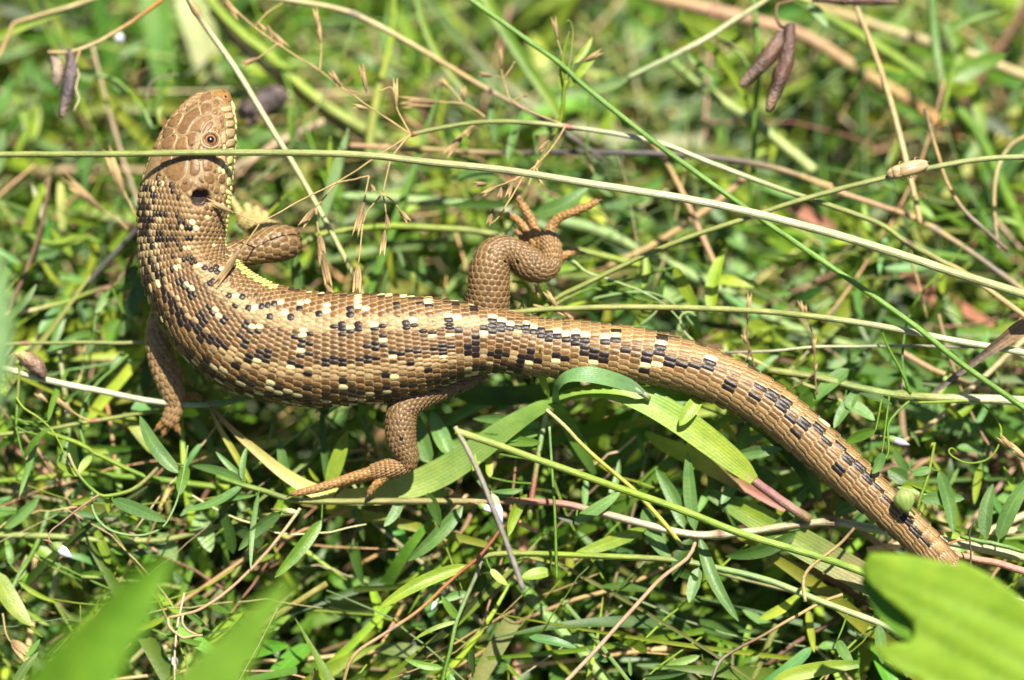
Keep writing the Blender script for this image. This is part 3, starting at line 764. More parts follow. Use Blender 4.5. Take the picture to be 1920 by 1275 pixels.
for k, lm in LEGS.items():
    cf = leg_col((.14, .080, .033), (.26, .18, .085), .012)
    if k == 'la': cf = leg_col((.25, .15, .065), (.36, .28, .13), .0)
    if k == 'rg': cf = leg_col((.34, .27, .10), (.40, .33, .14), .0)
    if k in ('rf', 'lf'): cf = leg_col((.21, .115, .042), (.32, .22, .10), .01)
    bigleg = k in ('ra', 'la')
    a, b = limb_scales(lm, 13 if bigleg else 19, 14 if bigleg else 9.2, cf, 1.8, .8 if not bigleg else 1.0, .4)
    lv.append(a); lc.append(b)
for k, lm in TOES.items():
    front = k[:2] == 'ra'
    cf = leg_col((.27, .135, .038) if not front else (.40, .33, .12), (.42, .30, .13), .0)
    a, b = limb_scales(lm, 7, 8.5, cf, 1.0, .45, .1)
    lv.append(a); lc.append(b)
lv = np.concatenate(lv); lc = np.concatenate(lc)
emit(lv, lc, range(len(lv)), 'leg_scales', lizard, 'stuff')
for k, lm in TOES.items():                     # claws
    q = lm.q; e0 = q[-1]; d = (q[-1] - q[-12])[:2]; d = d / (np.linalg.norm(d) + 1e-6)
    m = MB()
    rows = [(e0[0] - d[0] * 4, e0[1] - d[1] * 4, e0[2]), (e0[0] + d[0] * 5, e0[1] + d[1] * 5, e0[2] + 2), (e0[0] + d[0] * 11, e0[1] + d[1] * 11 + 4, e0[2] - 6)]
    tube(m, rows, 3.6, .5, (.07, .045, .03), sides=6, step=3)
    m.build('claw', M_CLAW, lizard)

# --- head plates: each shield its own piece
def plate(poly, base):
    p = []
    for i in range(len(poly)):
        a = np.array(poly[i]); b = np.array(poly[(i + 1) % len(poly)]); n = max(1, int(np.linalg.norm(b - a) / 4))
        for k in range(n): p.append(a + (b - a) * k / n)
    p = np.array(p); n = len(p)
    for _ in range(1): p = (np.roll(p, 1, 0) + 2 * p + np.roll(p, -1, 0)) / 4
    c = p.mean(0); rings = [(1.0, -.4), (.965, 1.1), (.91, 1.9), (.62, 2.3), (.3, 2.5)]
    Vs, Cs = [], []
    rimc = np.array([.62, .47, .27])
    for k, (f, h) in enumerate(rings):
        for q in c + (p - c) * f:
            L, nn = hit(q[0], q[1])
            if L is None: return None
            Vs.append(L + nn * h * K)
            Cs.append(np.array(base) * .2 if k == 0 else rimc * .9 if k == 1 else np.array(base) * (1.0 if k == 2 else 1.05))
    L, nn = hit(*c); 
    if L is None: return None
    Vs.append(L + nn * 2.6 * K); Cs.append(np.array(base))
    F = []
    for k in range(len(rings) - 1):
        for i in range(n): F.append((k * n + i, (k + 1) * n + i, (k + 1) * n + (i + 1) % n, k * n + (i + 1) % n))
    k = len(rings) - 1
    for i in range(n): F.append((k * n + i, k * n + n, k * n + (i + 1) % n))
    return np.array(Vs), F, np.array(Cs)
for i, pl in enumerate(PLATES):
    cx = np.mean([p[0] for p in pl]); 
    base = np.array([.165, .09, .036]) * (1 + RNG.normal(0, .08))
    if cx > 415: base = np.array([.38, .26, .13])
    if cx > 424 and np.mean([p[1] for p in pl]) > 270: base = np.array([.42, .42, .14])
    if i == 0: base = np.array([.23, .12, .04])
    r = plate(pl, base)
    if r is None: continue
    m = MB(); m.add(*r); m.build('head_plate', M_SKIN, lizard)

# --- eye
def make_eye():
    L, n = hit(*EYE)
    n = nrm(nrm(n) * .6 + nrm(CAM - L) * .5)
    up = nrm(np.cross(n, np.cross(UPV, n))); rt = np.cross(up, n)
    R = 13.0 * K; cen = L - n * R * .52
    e = MB(); nr, ns = 14, 28; Vs, Cs, F = [], [], []
    for i in range(nr + 1):
        ph = i / nr * math.pi * .55
        for j in range(ns):
            a = j / ns * 2 * math.pi
            bul = R * (1.0 + .05 * math.exp(-(ph / .4) ** 2))
            Vs.append(cen + (n * math.cos(ph) + (rt * math.cos(a) + up * math.sin(a)) * math.sin(ph)) * bul)
            rr = math.sin(ph) * 13.0
            if rr < 6.8: c = (.004, .003, .003)
            elif rr < 7.5: c = (.45, .26, .06)
            elif rr < 10.2: c = (.36, .13, .03)
            else: c = (.02, .012, .008)
            Cs.append(c)
    for i in range(nr):
        for j in range(ns): F.append((i * ns + j, (i + 1) * ns + j, (i + 1) * ns + (j + 1) % ns, i * ns + (j + 1) % ns))
    e.add(Vs, F, np.array(Cs)); eye = e.build('eye', M_EYE, lizard)
    for rad, thick, cc, el in ((12.8, 1.7, (.13, .08, .05), 2.0), (16.2, 2.4, (.34, .24, .115), 1.0)):   # folds of eyelid
        m = MB(); Vs, F, Cs = [], [], []; ns2, nt = 36, 8
        for j in range(ns2):
            a = j / ns2 * 2 * math.pi; dr = rt * math.cos(a) * 1.06 + up * math.sin(a) * .96
            q = L + dr * rad * K; x, y = proj(q); hh, hn = hit(float(x), float(y))
            base = (hh if hh is not None else q) + n * el * K
            for k in range(nt):
                b = k / nt * 2 * math.pi
                w = thick * (1 + .12 * math.sin(a * 13))
                Vs.append(base + (dr * math.cos(b) + n * math.sin(b)) * w * K)
                Cs.append(np.array(cc) * (1 + .25 * math.sin(a * 17)))
        for j in range(ns2):
            for k in range(nt):
                F.append((j * nt + k, j * nt + (k + 1) % nt, ((j + 1) % ns2) * nt + (k + 1) % nt, ((j + 1) % ns2) * nt + k))
        m.add(Vs, F, np.array(Cs)); m.build('eyelid', M_SKIN, eye)
    # nostril
    L2, n2 = hit(421, 184)
    m = MB(); Vs, F, Cs = [], [], []
    t1 = nrm(np.cross(n2, UPV)); t2 = np.cross(n2, t1)
    for i, (r, h, c) in enumerate(((5.5, 3.2, (.40, .20, .07)), (4.2, 5.0, (.38, .17, .05)), (2.8, 4.4, (.16, .06, .02)), (1.6, 2.6, (.02, .01, .01)))):
        for j in range(14):
            a = j / 14 * 2 * math.pi; Vs.append(L2 + (t1 * math.cos(a) + t2 * math.sin(a)) * r * K + n2 * h * K); Cs.append(c)
    for i in range(3):
        for j in range(14): F.append((i * 14 + j, (i + 1) * 14 + j, (i + 1) * 14 + (j + 1) % 14, i * 14 + (j + 1) % 14))
    F.append(tuple(42 + j for j in range(14)))
    m.add(Vs, F, np.array(Cs)); m.build('nostril', M_SKIN, lizard)
make_eye()

# ------------------------------------------------------------------ the plants one can tell apart
def rows(txt, h0, h1=None):
    h1 = h0 if h1 is None else h1
    p = [tuple(map(float, a.split(','))) for a in txt.split()]
    n = len(p) - 1
    return [(a[0], a[1], a[2] if len(a) > 2 else h0 + (h1 - h0) * i / n) for i, a in enumerate(p)]
def stalk(name, label, cat, txt, h0, h1, r0, r1, cols, mat=None, nodes=(), group=None, wob=1.0, ridge=.06, sides=8):
    m = MB(); tube(m, rows(txt, h0, h1), r0, r1, cols, sides=sides, wob=wob, ridge=ridge, nodes=nodes)
    return tag(m.build(name, mat or M_STEM), label, cat, group)
def leafcol(c):
    c = np.asarray(c) * (1 + RNG.normal(0, .10)); return [c * .92, c, c * 1.04]
def sprig(label, txt, h0, h1, r0, r1, cols, leaves, nodes=(), extra=(), name='vetch_sprig', dh=10):
    st = rows(txt, h0, h1); q = crom(st, 6)
    root = empty(name, P(*st[0])); tag(root, label, 'plant')
    m = MB(); tube(m, st, r0, r1, cols, sides=8, wob=.8, ridge=.1, nodes=nodes); m.build('stem', M_STEM, root)
    for e in extra:                                     # tendrils: txt, h0, h1, r, colour
        m = MB(); tube(m, rows(e[0], e[1], e[2]), e[3], e[3] * .5, e[4], sides=6, wob=0, step=5); m.build('tendril', M_STEM, root)
    for lf in leaves:
        bx, by, tx, ty, w = lf[:5]; c = lf[5] if len(lf) > 5 else BLUE
        d = np.hypot(q[:, 0] - bx, q[:, 1] - by); dt = np.hypot(q[:, 0] - tx, q[:, 1] - ty)
        if dt.min() < d.min(): bx, by, tx, ty = tx, ty, bx, by; d = dt
        j = d.argmin(); sh = q[j, 2]
        hb = lf[6] if len(lf) > 6 else sh + RNG.uniform(-12, 6); ht = lf[7] if len(lf) > 7 else hb + RNG.uniform(-20, 26)
        m = MB(); leaflet(m, (bx, by), (tx, ty), w, leafcol(c), hb, ht); o = m.build('leaflet', M_LEAF, root)
        if d[j] > 5:
            m = MB(); tube(m, [(q[j, 0], q[j, 1], sh), ((q[j, 0] + bx) / 2, (q[j, 1] + by) / 2 + 3, (sh + hb) / 2 - 4), (bx, by, hb)], 2.2, 1.6, GREEN, sides=6, step=8, wob=0)
            m.build('leaf_stalk', M_STEM, o)
    return root
def blade(name, label, cat, rws, cols, fold=.18, mat=None, group=None, across=6, wave=0.03):
    m = MB(); ribbon(m, rws, cols, fold=fold, across=across, step=10, wave=wave)
    return tag(m.build(name, mat or M_GRASS), label, cat, group)
def husk(root, x0, y0, x1, y1, w, h, c=HUSK, n=3, name='spikelet'):
    m = MB(); a = np.array([x0, y0], float); b = np.array([x1, y1], float); d = b - a
    s = np.array([-d[1], d[0]]) / (np.linalg.norm(d) + 1e-6)
    c = np.asarray(c) * RNG.uniform(.7, 1.15)
    for k in range(n):
        o = (k - (n - 1) / 2) * w * .28; sh = (k % 2) * .12
        spindle(m, a + d * sh * .8, a + d * (.84 + .16 * ((k + 1) % 2)) + s * o * 1.5, w * .62, h + (k % 2) * 3, [np.array(c) * .45, np.array(c) * (1 - .35 * (k % 2)), np.array(c) * 1.2])
    m.build(name, M_DRY, root)
def seedhead(label, stalks, spikes, h, r=1.7, c=TAN, hs=None, name='seed_spray'):
    """stalks: coordinate strings; spikes: (x0, y0, x1, y1, width)"""
    p0 = rows(stalks[0], h)[0]; root = empty(name, P(*p0)); tag(root, label, 'seed head')
    for i, s in enumerate(stalks):
        m = MB(); tube(m, rows(s, h), r * (1.25 if i == 0 else 1), r * .75, c, sides=6, wob=.6, step=6); m.build('stalk', M_DRY, root)
    for s in spikes: husk(root, *s[:5], h if len(s) < 6 else s[5])
    return root

# ---- long stalks -----------------------------------------------------------------
stalk('grass_stalk', "long smooth olive stalk lying straight across the lizard's head", 'grass stalk',
      '-120,296 0,290 200,289 330,287 420,286 600,287 700,291 800,302 950,319 1100,344 1280,372 1400,397 1550,436 1700,482 1800,515 1920,552 2060,600', 150, 85, 5.2, 8.5,
      [OLIVE, OLIVE, (.26, .29, .09), (.36, .37, .18), PALE, (.40, .42, .2), OLIVE], ridge=.03)  # whitish stretch right of the middle: sunlit sheen put into the stalk's colour
stalk('grass_stalk', 'pale straw stalk running diagonally past the snout down to the middle of the back', 'grass stalk',
      '318,-60 360,8 385,48 450,142 520,258 580,360 640,472 676,545 690,575', 60, -105, 6, 4.6, [TAN, PALE, (.46, .46, .24), (.34, .38, .14)], nodes=((.13, TAN),))
stalk('grass_stalk', 'bright green slender stalk crossing under the pale stalk beside the hind foot', 'grass stalk',
      '850,-30 870,-10 960,55 1050,120 1100,165 1200,245 1280,305 1400,390 1500,460 1600,530 1720,615 1800,680 1920,765 2040,850', 20, -10, 5.0, 5.6,
      [(.14, .27, .035), (.11, .23, .025), (.15, .28, .04), (.11, .22, .03)], ridge=.02)
stalk('grass_stalk', 'whitish dry stalk bending down from the top above the head', 'grass stalk',
      '420,-20 540,0 640,18 700,42 760,76 850,130 920,172 1000,214 1080,262 1130,300', -60, -140, 5.4, 4.2, [PALE, STRAW, STRAW, TAN, GRAY, (.08, .07, .06)], mat=M_DRY, nodes=((.32, GRAY),))
stalk('grass_stalk', 'dark grey weathered stalk running level behind the raised hind foot', 'grass stalk',
      '640,272 760,278 880,285 1000,286 1130,284 1280,291 1430,310 1560,350', -150, -130, 4, 5.5, [PINK, TAN, (.07, .06, .06), (.10, .09, .09), (.16, .13, .11), TAN], mat=M_DRY)
stalk('grass_stalk', 'silvery stalk with a red joint holding the loose seed head', 'grass stalk',
      '770,252 830,239 900,229 980,229 1060,237 1150,250 1240,270 1330,306 1450,350 1560,386 1650,420 1697,452 1763,488 1813,514 1920,592 2030,680', 10, -60, 4.2, 5.4,
      [OLIVE, OLIVE, (.42, .42, .26), PALE, OLIVE, OLIVE, TAN, PINK], nodes=((0, NODE), (.225, NODE), (.71, (.1, .05, .04))))
STALK_BUG = '985,612 1040,562 1100,531 1200,482 1290,446 1400,410 1500,376 1650,336 1740,315 1830,299 1920,294 2050,292'
stalk('grass_stalk', 'thin olive stalk on which the tan insect sits', 'grass stalk', STALK_BUG, -60, 30, 4.6, 5.2, [OLIVE, OLIVE, (.26, .28, .09), (.33, .36, .16)])
stalk('grass_stalk', 'pale green stalk running level from the raised thigh above the tail', 'grass stalk',
      '945,588 1010,581 1090,577 1200,575 1400,582 1500,591 1600,605 1700,621 1800,640 1920,661 2050,690', -40, -20, 5.0, 6.6, [OLIVE, (.30, .31, .10), OLIVE, PALE, (.42, .45, .25)], ridge=.03)
stalk('grass_stalk', 'wiry thin silver stalk above the bend of the tail', 'grass stalk', '1360,661 1450,658 1550,650 1700,648 1850,652 1960,656', -70, -60, 2.4, 2.8, [GRAY, PALE, (.3, .32, .2), (.2, .15, .12), PALE])
stalk('grass_stalk', 'whitish stalk in front of the left forefoot', 'grass stalk', '-90,676 0,690 100,716 200,736 300,753 383,759 480,744 560,728', -72, -112, 6.6, 4.8, [PALE, PALE, (.5, .52, .34), (.46, .46, .3), (.14, .24, .05), GREEN], ridge=.03)
stalk('grass_stalk', 'olive stalk with a reddish joint below the left forefoot', 'grass stalk', '-60,826 0,815 83,805 177,790 260,776 333,765 420,748', -108, -130, 3.6, 4.0, [OLIVE, OLIVE, (.2, .26, .05)], nodes=((.5, NODE),))
stalk('grass_stalk', 'thin olive stalk that ends level in the shade of the shoulder', 'grass stalk', '-60,646 0,645 50,644 150,643 250,642 330,641', -100, -120, 3.4, 3.6, [OLIVE, OLIVE, (.26, .25, .1)], nodes=((.28, NODE),))
stalk('grass_stalk', 'straw-green stalk ending in a brown joint left of the neck', 'grass stalk', '-40,598 20,588 117,568 187,543 215,540', -150, -165, 4.6, 4.2, [PALE, STRAW, YGREEN, BROWN], nodes=((.95, BROWN),))
stalk('dry_twig', 'dark grey straight twig slanting down behind the neck', 'twig', '330,350 255,430 150,545 65,642 0,700', -165, -230, 4.4, 5, [(.08, .07, .07), (.10, .09, .08), (.2, .17, .14)], mat=M_DRY)
stalk('grass_stalk', 'yellow-green round stalk reaching across below the wide blade', 'grass stalk',
      '854,808 930,833 1000,859 1150,912 1290,962 1400,1003 1533,1043 1590,1062 1700,1105', 60, -80, 6.5, 7, [(.30, .36, .10), YGREEN, (.22, .33, .05), (.24, .36, .06)], ridge=.04)
stalk('dry_twig', 'straight grey dead stalk standing over the vetch stem', 'twig', '853,800 880,850 905,905 950,1018 981,1106', 60, 40, 4.4, 5.0, [(.34, .30, .22), (.2, .18, .15), (.25, .22, .19)], mat=M_DRY)
stalk('grass_stalk', 'thin yellow stalk slanting down from the bent blade', 'grass stalk', '1024,768 1060,800 1100,842 1180,912 1250,987 1290,1042 1310,1075', -35, -120, 3.4, 4.4, [STRAW, YEL, YEL, OLIVE], mat=M_DRY)
stalk('grass_stalk', 'red-brown thin stalk bending to the lower edge between the blurred leaf and the dead stalk', 'grass stalk', '945,985 900,1042 860,1076 790,1140 730,1182 670,1222 648,1265 640,1330', -75, -130, 3, 3.2, [RED, RED, ORANGE, PINK, TAN, BROWN], nodes=((.6, GRAY),))
stalk('grass_stalk', 'pinkish stalk rising from the lower edge to the vetch leaves', 'grass stalk', '1306,1010 1290,1045 1235,1090 1150,1182 1060,1280 1000,1340', -70, -60, 3.6, 4.2, [PINK, PINK, (.42, .3, .2), TAN])
stalk('grass_stalk', 'thick pale green stalk out of focus running behind the brown pods', 'grass stalk', '1240,100 1350,187 1413,228 1470,273 1527,322', -230, -200, 9, 11.5, [GREEN, (.30, .36, .11), (.26, .34, .10), (.34, .4, .14)])
stalk('grass_stalk', 'upright green stalk behind the two brown pods', 'grass stalk', '1411,-60 1413,0 1420,73 1423,133 1415,217 1413,313 1405,400', -120, -160, 5.5, 4, [MINT, GREEN, GREEN, DARK])
stalk('grass_stalk', 'long pinkish tan stalk out of focus below the hanging pods', 'grass stalk', '1180,-20 1280,7 1430,42 1513,70 1613,133 1713,195 1800,258', -380, -360, 13, 10, [TAN, PINK, PINK, TAN, ORANGE], mat=M_DRY)
stalk('grass_stalk', 'broad green stalk out of focus curving down beside the pinkish one', 'grass stalk', '1460,-30 1493,0 1613,67 1747,157 1830,248 1880,352 1913,425 1950,520', -250, -300, 9, 12, [GREEN, YGREEN, GREEN, GREEN, YGREEN])
stalk('grass_stalk', 'straw coloured stalk out of focus above the leafhopper', 'grass stalk', '1500,-10 1540,13 1713,70 1813,100 1920,142 2040,190', -330, -330, 8, 9, [TAN, STRAW, STRAW, TAN], mat=M_DRY)
stalk('grass_stalk', 'tan straight stalk passing behind the leafhopper', 'grass stalk', '1590,-40 1605,10 1630,73 1663,167 1690,267 1717,377 1725,420', -60, -90, 5, 5.4, [STRAW, TAN, STRAW, TAN], mat=M_DRY)
stalk('grass_stalk', 'bluish green upright stalk near the single broad curved leaf', 'grass stalk', '1745,-60 1747,0 1752,70 1763,150 1770,200', -200, -230, 8, 9, [MINT, BLUE, MINT, BROWN])
stalk('dry_twig', 'thin grey branched twig beside the leafhopper', 'twig', '1734,203 1745,245 1760,295 1773,335 1800,384 1840,425 1890,470', -40, -90, 3.2, 3.8, [(.12, .1, .08), TAN, TAN, GRAY, BROWN], mat=M_DRY)
stalk('dry_twig', 'pale curled dry tendril near the right edge below the leafhopper stalk', 'twig', '1925,255 1905,265 1887,283 1870,320 1864,370 1867,425 1872,470', -90, -120, 4, 3.2, [TAN, STRAW, TAN, GRAY], mat=M_DRY)
stalk('grass_stalk', 'speckled dry stalk sloping down to the right above the dead grey blade', 'grass stalk', '1500,330 1573,360 1647,384 1730,416 1815,470 1897,528 1960,580', -130, -140, 4.6, 5.4, [TAN, PINK, TAN, GRAY, TAN], mat=M_DRY, nodes=((.5, GRAY),))
stalk('grass_stalk', 'orange-brown arching stalk that holds the withered pod', 'grass stalk', '330,-30 303,0 260,31 213,63 167,87 133,97 90,98', -20, -60, 4.2, 3.6, [ORANGE, ORANGE, TAN, STRAW, TAN], mat=M_DRY)
stalk('dry_twig', 'bent tan twig above the withered pod', 'twig', '230,-20 167,0 83,27 30,43 22,52 8,84 -12,125', -120, -130, 4, 3.4, [TAN, STRAW, TAN, TAN], mat=M_DRY)
stalk('grass_stalk', 'thick yellow-green stalk out of focus sloping down to the right behind the snout', 'grass stalk', '360,-60 400,10 455,66 500,100 583,177 640,218 720,262', -230, -260, 8, 11, [LIME, YGREEN, LIME, (.28, .34, .07), OLIVE])
stalk('grass_stalk', 'brown stalk out of focus under the thick yellow-green one behind the snout', 'grass stalk', '395,20 460,95 533,152 600,205 680,270', -270, -280, 7, 9, [BROWN, PINK, TAN, BROWN], mat=M_DRY)
stalk('grass_stalk', 'upright yellowish stalk standing behind the loose seed head', 'grass stalk', '738,-20 735,60 722,120 706,185 695,250 690,300', -200, -230, 5, 9, [YGREEN, LIME, (.33, .36, .07), OLIVE])
stalk('grass_stalk', 'dull green stalk curving level between the elbow and the raised knee', 'grass stalk', '560,462 600,440 660,430 740,424 820,428 900,436 980,452 1100,472 1200,498', -118, -125, 6, 6.5, [OLIVE, YGREEN, OLIVE, OLIVE, YGREEN])
stalk('grass_stalk', 'pale out of focus stalk from the elbow to the raised shank', 'grass stalk', '640,368 720,372 800,376 900,384 960,395', -190, -190, 9, 9, [MINT, (.3, .4, .15), MINT, PALE])
stalk('grass_stalk', 'thick pale green stalk out of focus sloping to the right beyond the raised foot', 'grass stalk', '1040,412 1120,432 1180,458 1260,500 1350,540 1470,610 1600,650', -220, -250, 12, 10, [MINT, (.30, .40, .14), MINT, (.28, .36, .12)])
stalk('grass_stalk', 'slim green stalk from the pale leaflet up to the top', 'grass stalk', '1176,147 1280,95 1350,56 1440,-2 1490,-40', -90, -60, 5.6, 5, [(.26, .33, .14), PALE, OLIVE])
stalk('grass_stalk', 'brown reddish stalk slanting down right of the raised foot', 'grass stalk', '1180,225 1240,290 1290,385 1340,495 1360,540', -150, -170, 5, 5, [BROWN, TAN, PINK, TAN], mat=M_DRY)
stalk('grass_stalk', 'tan stalk crossing under the green ones on the right of the raised foot', 'grass stalk', '1140,500 1230,455 1330,390 1400,330', -190, -190, 6, 6, [TAN, TAN, PINK], mat=M_DRY)
stalk('grass_stalk', 'pale tan stalk crossing behind the dead grey blade', 'grass stalk', '1690,830 1760,785 1830,720 1890,665 1940,620', -150, -140, 4.5, 5, [TAN, STRAW, STRAW], mat=M_DRY)
stalk('grass_stalk', 'pinkish flat stalk running under the thick vetch stem on the right', 'grass stalk', '1690,660 1750,694 1820,722 1900,748 1980,770', -165, -160, 5, 7, [PINK, TAN, PINK], mat=M_DRY)
stalk('grass_stalk', 'pink stalk emerging from behind the toothed leaf', 'grass stalk', '1770,1035 1830,1048 1900,1065 2000,1095', -90, -90, 6, 7, [(.42, .25, .12), (.50, .24, .18), (.5, .26, .2)])
stalk('dry_twig', 'curved bare twig bending down over the mottled blade', 'twig', '1602,990 1570,1025 1535,1050 1512,1072 1506,1095 1510,1128', -40, -50, 3, 3.4, [BROWN, TAN, TAN, STRAW], mat=M_DRY)
stalk('dry_twig', 'thin bare brown twig curving from lower edge towards the toothed leaf', 'twig', '1335,1275 1350,1240 1380,1218 1450,1180 1540,1130 1580,1115', -90, -110, 2.6, 3.2, [GRAY, BROWN, TAN, TAN], mat=M_DRY)
stalk('dry_twig', 'dark twig out of focus lying under the toothed leaf', 'twig', '1430,1025 1500,1062 1560,1090 1620,1125 1680,1150', -150, -150, 4, 7, [GRAY, BROWN, (.05, .045, .04)], mat=M_DRY)
stalk('grass_stalk', 'green upright threadlike stalk crossing the vetch stem below the blade', 'grass stalk', '1030,800 1033,850 1040,960 1044,1088', -30, -60, 2.6, 2.8, [MINT, GREEN, GREEN])
stalk('grass_stalk', 'broad pale green stem out of focus at the lower middle', 'grass stalk', '970,1090 1020,1150 1080,1210 1120,1260 1160,1310', -190, -200, 13, 12, [GREEN, (.2, .34, .1), (.30, .42, .12), GREEN])
stalk('dry_twig', 'long thin brown twig out of focus crossing the lower middle', 'twig', '830,1262 900,1225 960,1175 1060,1130 1180,1095 1250,1062', -190, -180, 4, 4, [TAN, BROWN, TAN, TAN], mat=M_DRY)
stalk('grass_stalk', 'level yellow-green stalk out of focus below the flower bud', 'grass stalk', '-60,1002 60,1005 180,1012 290,1013 360,1000 460,975 560,960', -160, -160, 6, 5, [OLIVE, (.28, .34, .1), OLIVE, OLIVE])
stalk('grass_stalk', 'level green stalk out of focus above the curled vetch', 'grass stalk', '-60,905 60,898 150,890 260,895 380,910 430,915', -170, -170, 5, 6, [GREEN, YGREEN, GREEN, YGREEN])
stalk('grass_stalk', 'orange upright dry stalk standing behind the forefoot', 'grass stalk', '198,745 206,790 214,850 218,900', -190, -190, 3.5, 3.5, [ORANGE, TAN, ORANGE], mat=M_DRY)

# ---- wide blades -----------------------------------------------------------------
blade('grass_leaf', 'wide bright lime grass blade arching up under the hind foot with yellow tip', 'grass blade',
      [(1414, 900, -62, 20, 0), (1385, 872, -56, 40, 0), (1330, 828, -50, 50, -5), (1270, 785, -42, 52, -10), (1210, 752, -34, 50, -20), (1150, 735, -32, 44, -40), (1085, 737, -40, 36, -52), (1020, 762, -58, 36, -44), (955, 800, -78, 42, -20),
       (885, 850, -98, 50, -5), (815, 892, -110, 54, 0), (740, 920, -112, 44, 0), (670, 932, -112, 34, -5), (600, 924, -108, 30, -10), (540, 893, -104, 24, -10), (480, 845, -100, 17, -5), (430, 800, -98, 10, 0), (390, 755, -96, 2, 0)],
      [LIME, LIME, (.25, .40, .06), (.22, .36, .06), (.16, .28, .05), (.17, .27, .055), (.24, .34, .07), (.42, .46, .12), (.46, .44, .10), (.40, .33, .08), (.28, .12, .06)], fold=.10, across=8)
stalk('leaf_sheath', 'purple-pink sheath at the foot of the wide lime blade', 'grass stalk', '1398,890 1414,901 1440,922 1477,947 1520,975', -66, -85, 8, 9, [(.32, .2, .14), (.26, .12, .12), (.32, .18, .14), (.2, .14, .06)], nodes=())
blade('grass_leaf', 'smaller grass blade folded back in a loop against the lower edge of the tail', 'grass blade',
      [(1208, 736, -6, 8, 0), (1180, 722, 12, 24, -5), (1140, 709, 30, 30, -15), (1100, 702, 40, 32, -25), (1065, 706, 36, 28, -40), (1047, 722, 12, 26, -55), (1044, 745, -22, 26, -60), (1052, 772, -66, 26, -30), (1070, 805, -100, 28, 0), (1095, 850, -125, 24, 0), (1115, 890, -140, 10, 0)],
      [(.18, .28, .14), (.13, .27, .08), (.14, .28, .09), (.15, .29, .10), GREEN, GREEN, DARK], fold=.08, across=8)
stalk('grass_stalk', 'short pale joint where the looped blade meets the wide blade', 'grass stalk', '1190,729 1204,737 1216,748', 4, -26, 4.5, 6, [MINT, (.42, .38, .32), LIME])
blade('grass_leaf', 'red-edged yellow-green blade under the wide lime blade', 'grass blade',
      [(1210, 812, -125, 10), (1243, 832, -120, 26), (1300, 858, -118, 34), (1360, 890, -118, 32), (1420, 925, -118, 22), (1480, 958, -118, 12)], [YGREEN, LIME, (.32, .30, .08), (.36, .15, .10), (.36, .14, .12)], fold=.2)
blade('grass_leaf', 'broad mottled blade with brown streaks running under the toothed leaf', 'grass blade',
      [(1330, 925, -135, 20), (1400, 960, -125, 44), (1480, 1005, -115, 54), (1560, 1050, -110, 56), (1640, 1095, -110, 52), (1720, 1145, -115, 40), (1800, 1200, -120, 20)],
      [GREEN, YGREEN, (.22, .28, .07), (.30, .26, .11), (.24, .22, .08), GREEN], fold=.15, across=8)
blade('grass_leaf', 'dead grey-brown blade narrowing towards the thick vetch stem', 'grass blade',
      [(1985, 590, 30, 26, 0), (1920, 612, 10, 32, 10), (1880, 638, -4, 26, 20), (1840, 668, -20, 16, 20), (1800, 698, -40, 12, 10), (1750, 737, -70, 8, 0), (1720, 760, -90, 4, 0)],
      [(.34, .19, .07), (.24, .15, .08), (.16, .12, .09), (.17, .14, .12), (.2, .17, .14)], fold=.5, mat=M_DRY)
blade('grass_leaf', 'pale vertical blade out of focus above the snout', 'grass blade', [(345, -80, -420, 60, 0), (365, 20, -420, 66, 0), (385, 100, -430, 58, 0), (400, 180, -450, 40, 0), (410, 240, -470, 14, 0)], [(.30, .40, .12), (.38, .44, .18), (.42, .42, .22), LIME], fold=.25)
blade('grass_leaf', 'broad green blade out of focus left of the snout', 'grass blade', [(280, -80, -440, 50, 0), (292, 20, -440, 60, 0), (305, 120, -450, 50, 0), (315, 210, -470, 16, 0)], [GREEN, (.10, .24, .03), GREEN], fold=.25)
blade('grass_leaf', 'green blade out of focus across the upper left corner', 'grass blade', [(-60, 100, -130, 14, 0), (0, 68, -130, 17, 0), (67, 38, -130, 18, 0), (133, 12, -130, 16, 0), (200, -20, -130, 12, 0)], [YGREEN, YGREEN, GREEN], fold=.3)
blade('grass_leaf', 'bright green upright blade tip left of the neck', 'grass blade', [(50, 432, -190, 16, 0), (60, 400, -180, 18, 0), (72, 372, -176, 14, 0), (84, 346, -172, 3, 0)], [YGREEN, YGREEN, LIME], fold=.3)
blade('grass_leaf', 'yellow blunt blade tip left of the neck', 'grass blade', [(117, 430, -220, 14, 0), (116, 395, -215, 18, 0), (114, 360, -215, 16, 0), (113, 342, -215, 8, 0)], [(.3, .36, .1), (.40, .42, .1), (.42, .42, .12)], fold=.3)
blade('grass_leaf', 'green diagonal blade out of focus behind the bright slender stalk', 'grass blade', [(880, -60, -170, 20, 0), (930, 30, -175, 22, 0), (980, 110, -180, 22, 0), (1030, 185, -185, 20, 0), (1060, 240, -190, 14, 0)], [YGREEN, GREEN, YGREEN], fold=.3)
blade('grass_leaf', 'slim green blade out of focus near the dry whitish stalk', 'grass blade', [(775, -30, -190, 10, 0), (800, 60, -190, 12, 0), (840, 130, -190, 12, 0), (890, 190, -190, 10, 0)], [GREEN, YGREEN, OLIVE], fold=.3)
blade('grass_leaf', 'salmon red dead blade out of focus at the right edge', 'grass blade', [(1680, 500, -330, 20, 0), (1740, 547, -330, 34, 0), (1810, 590, -330, 38, 0), (1875, 630, -330, 30, 0), (1920, 660, -330, 10, 0)], [BROWN, (.42, .18, .11), (.46, .20, .12), BROWN], fold=.2, mat=M_DRY)
blade('grass_leaf', 'small salmon red dead blade out of focus under the crossing stalks', 'grass blade', [(1470, 378, -300, 12, 0), (1500, 395, -300, 26, 0), (1545, 418, -300, 24, 0), (1575, 436, -300, 8, 0)], [BROWN, (.40, .17, .11), BROWN], fold=.2, mat=M_DRY)
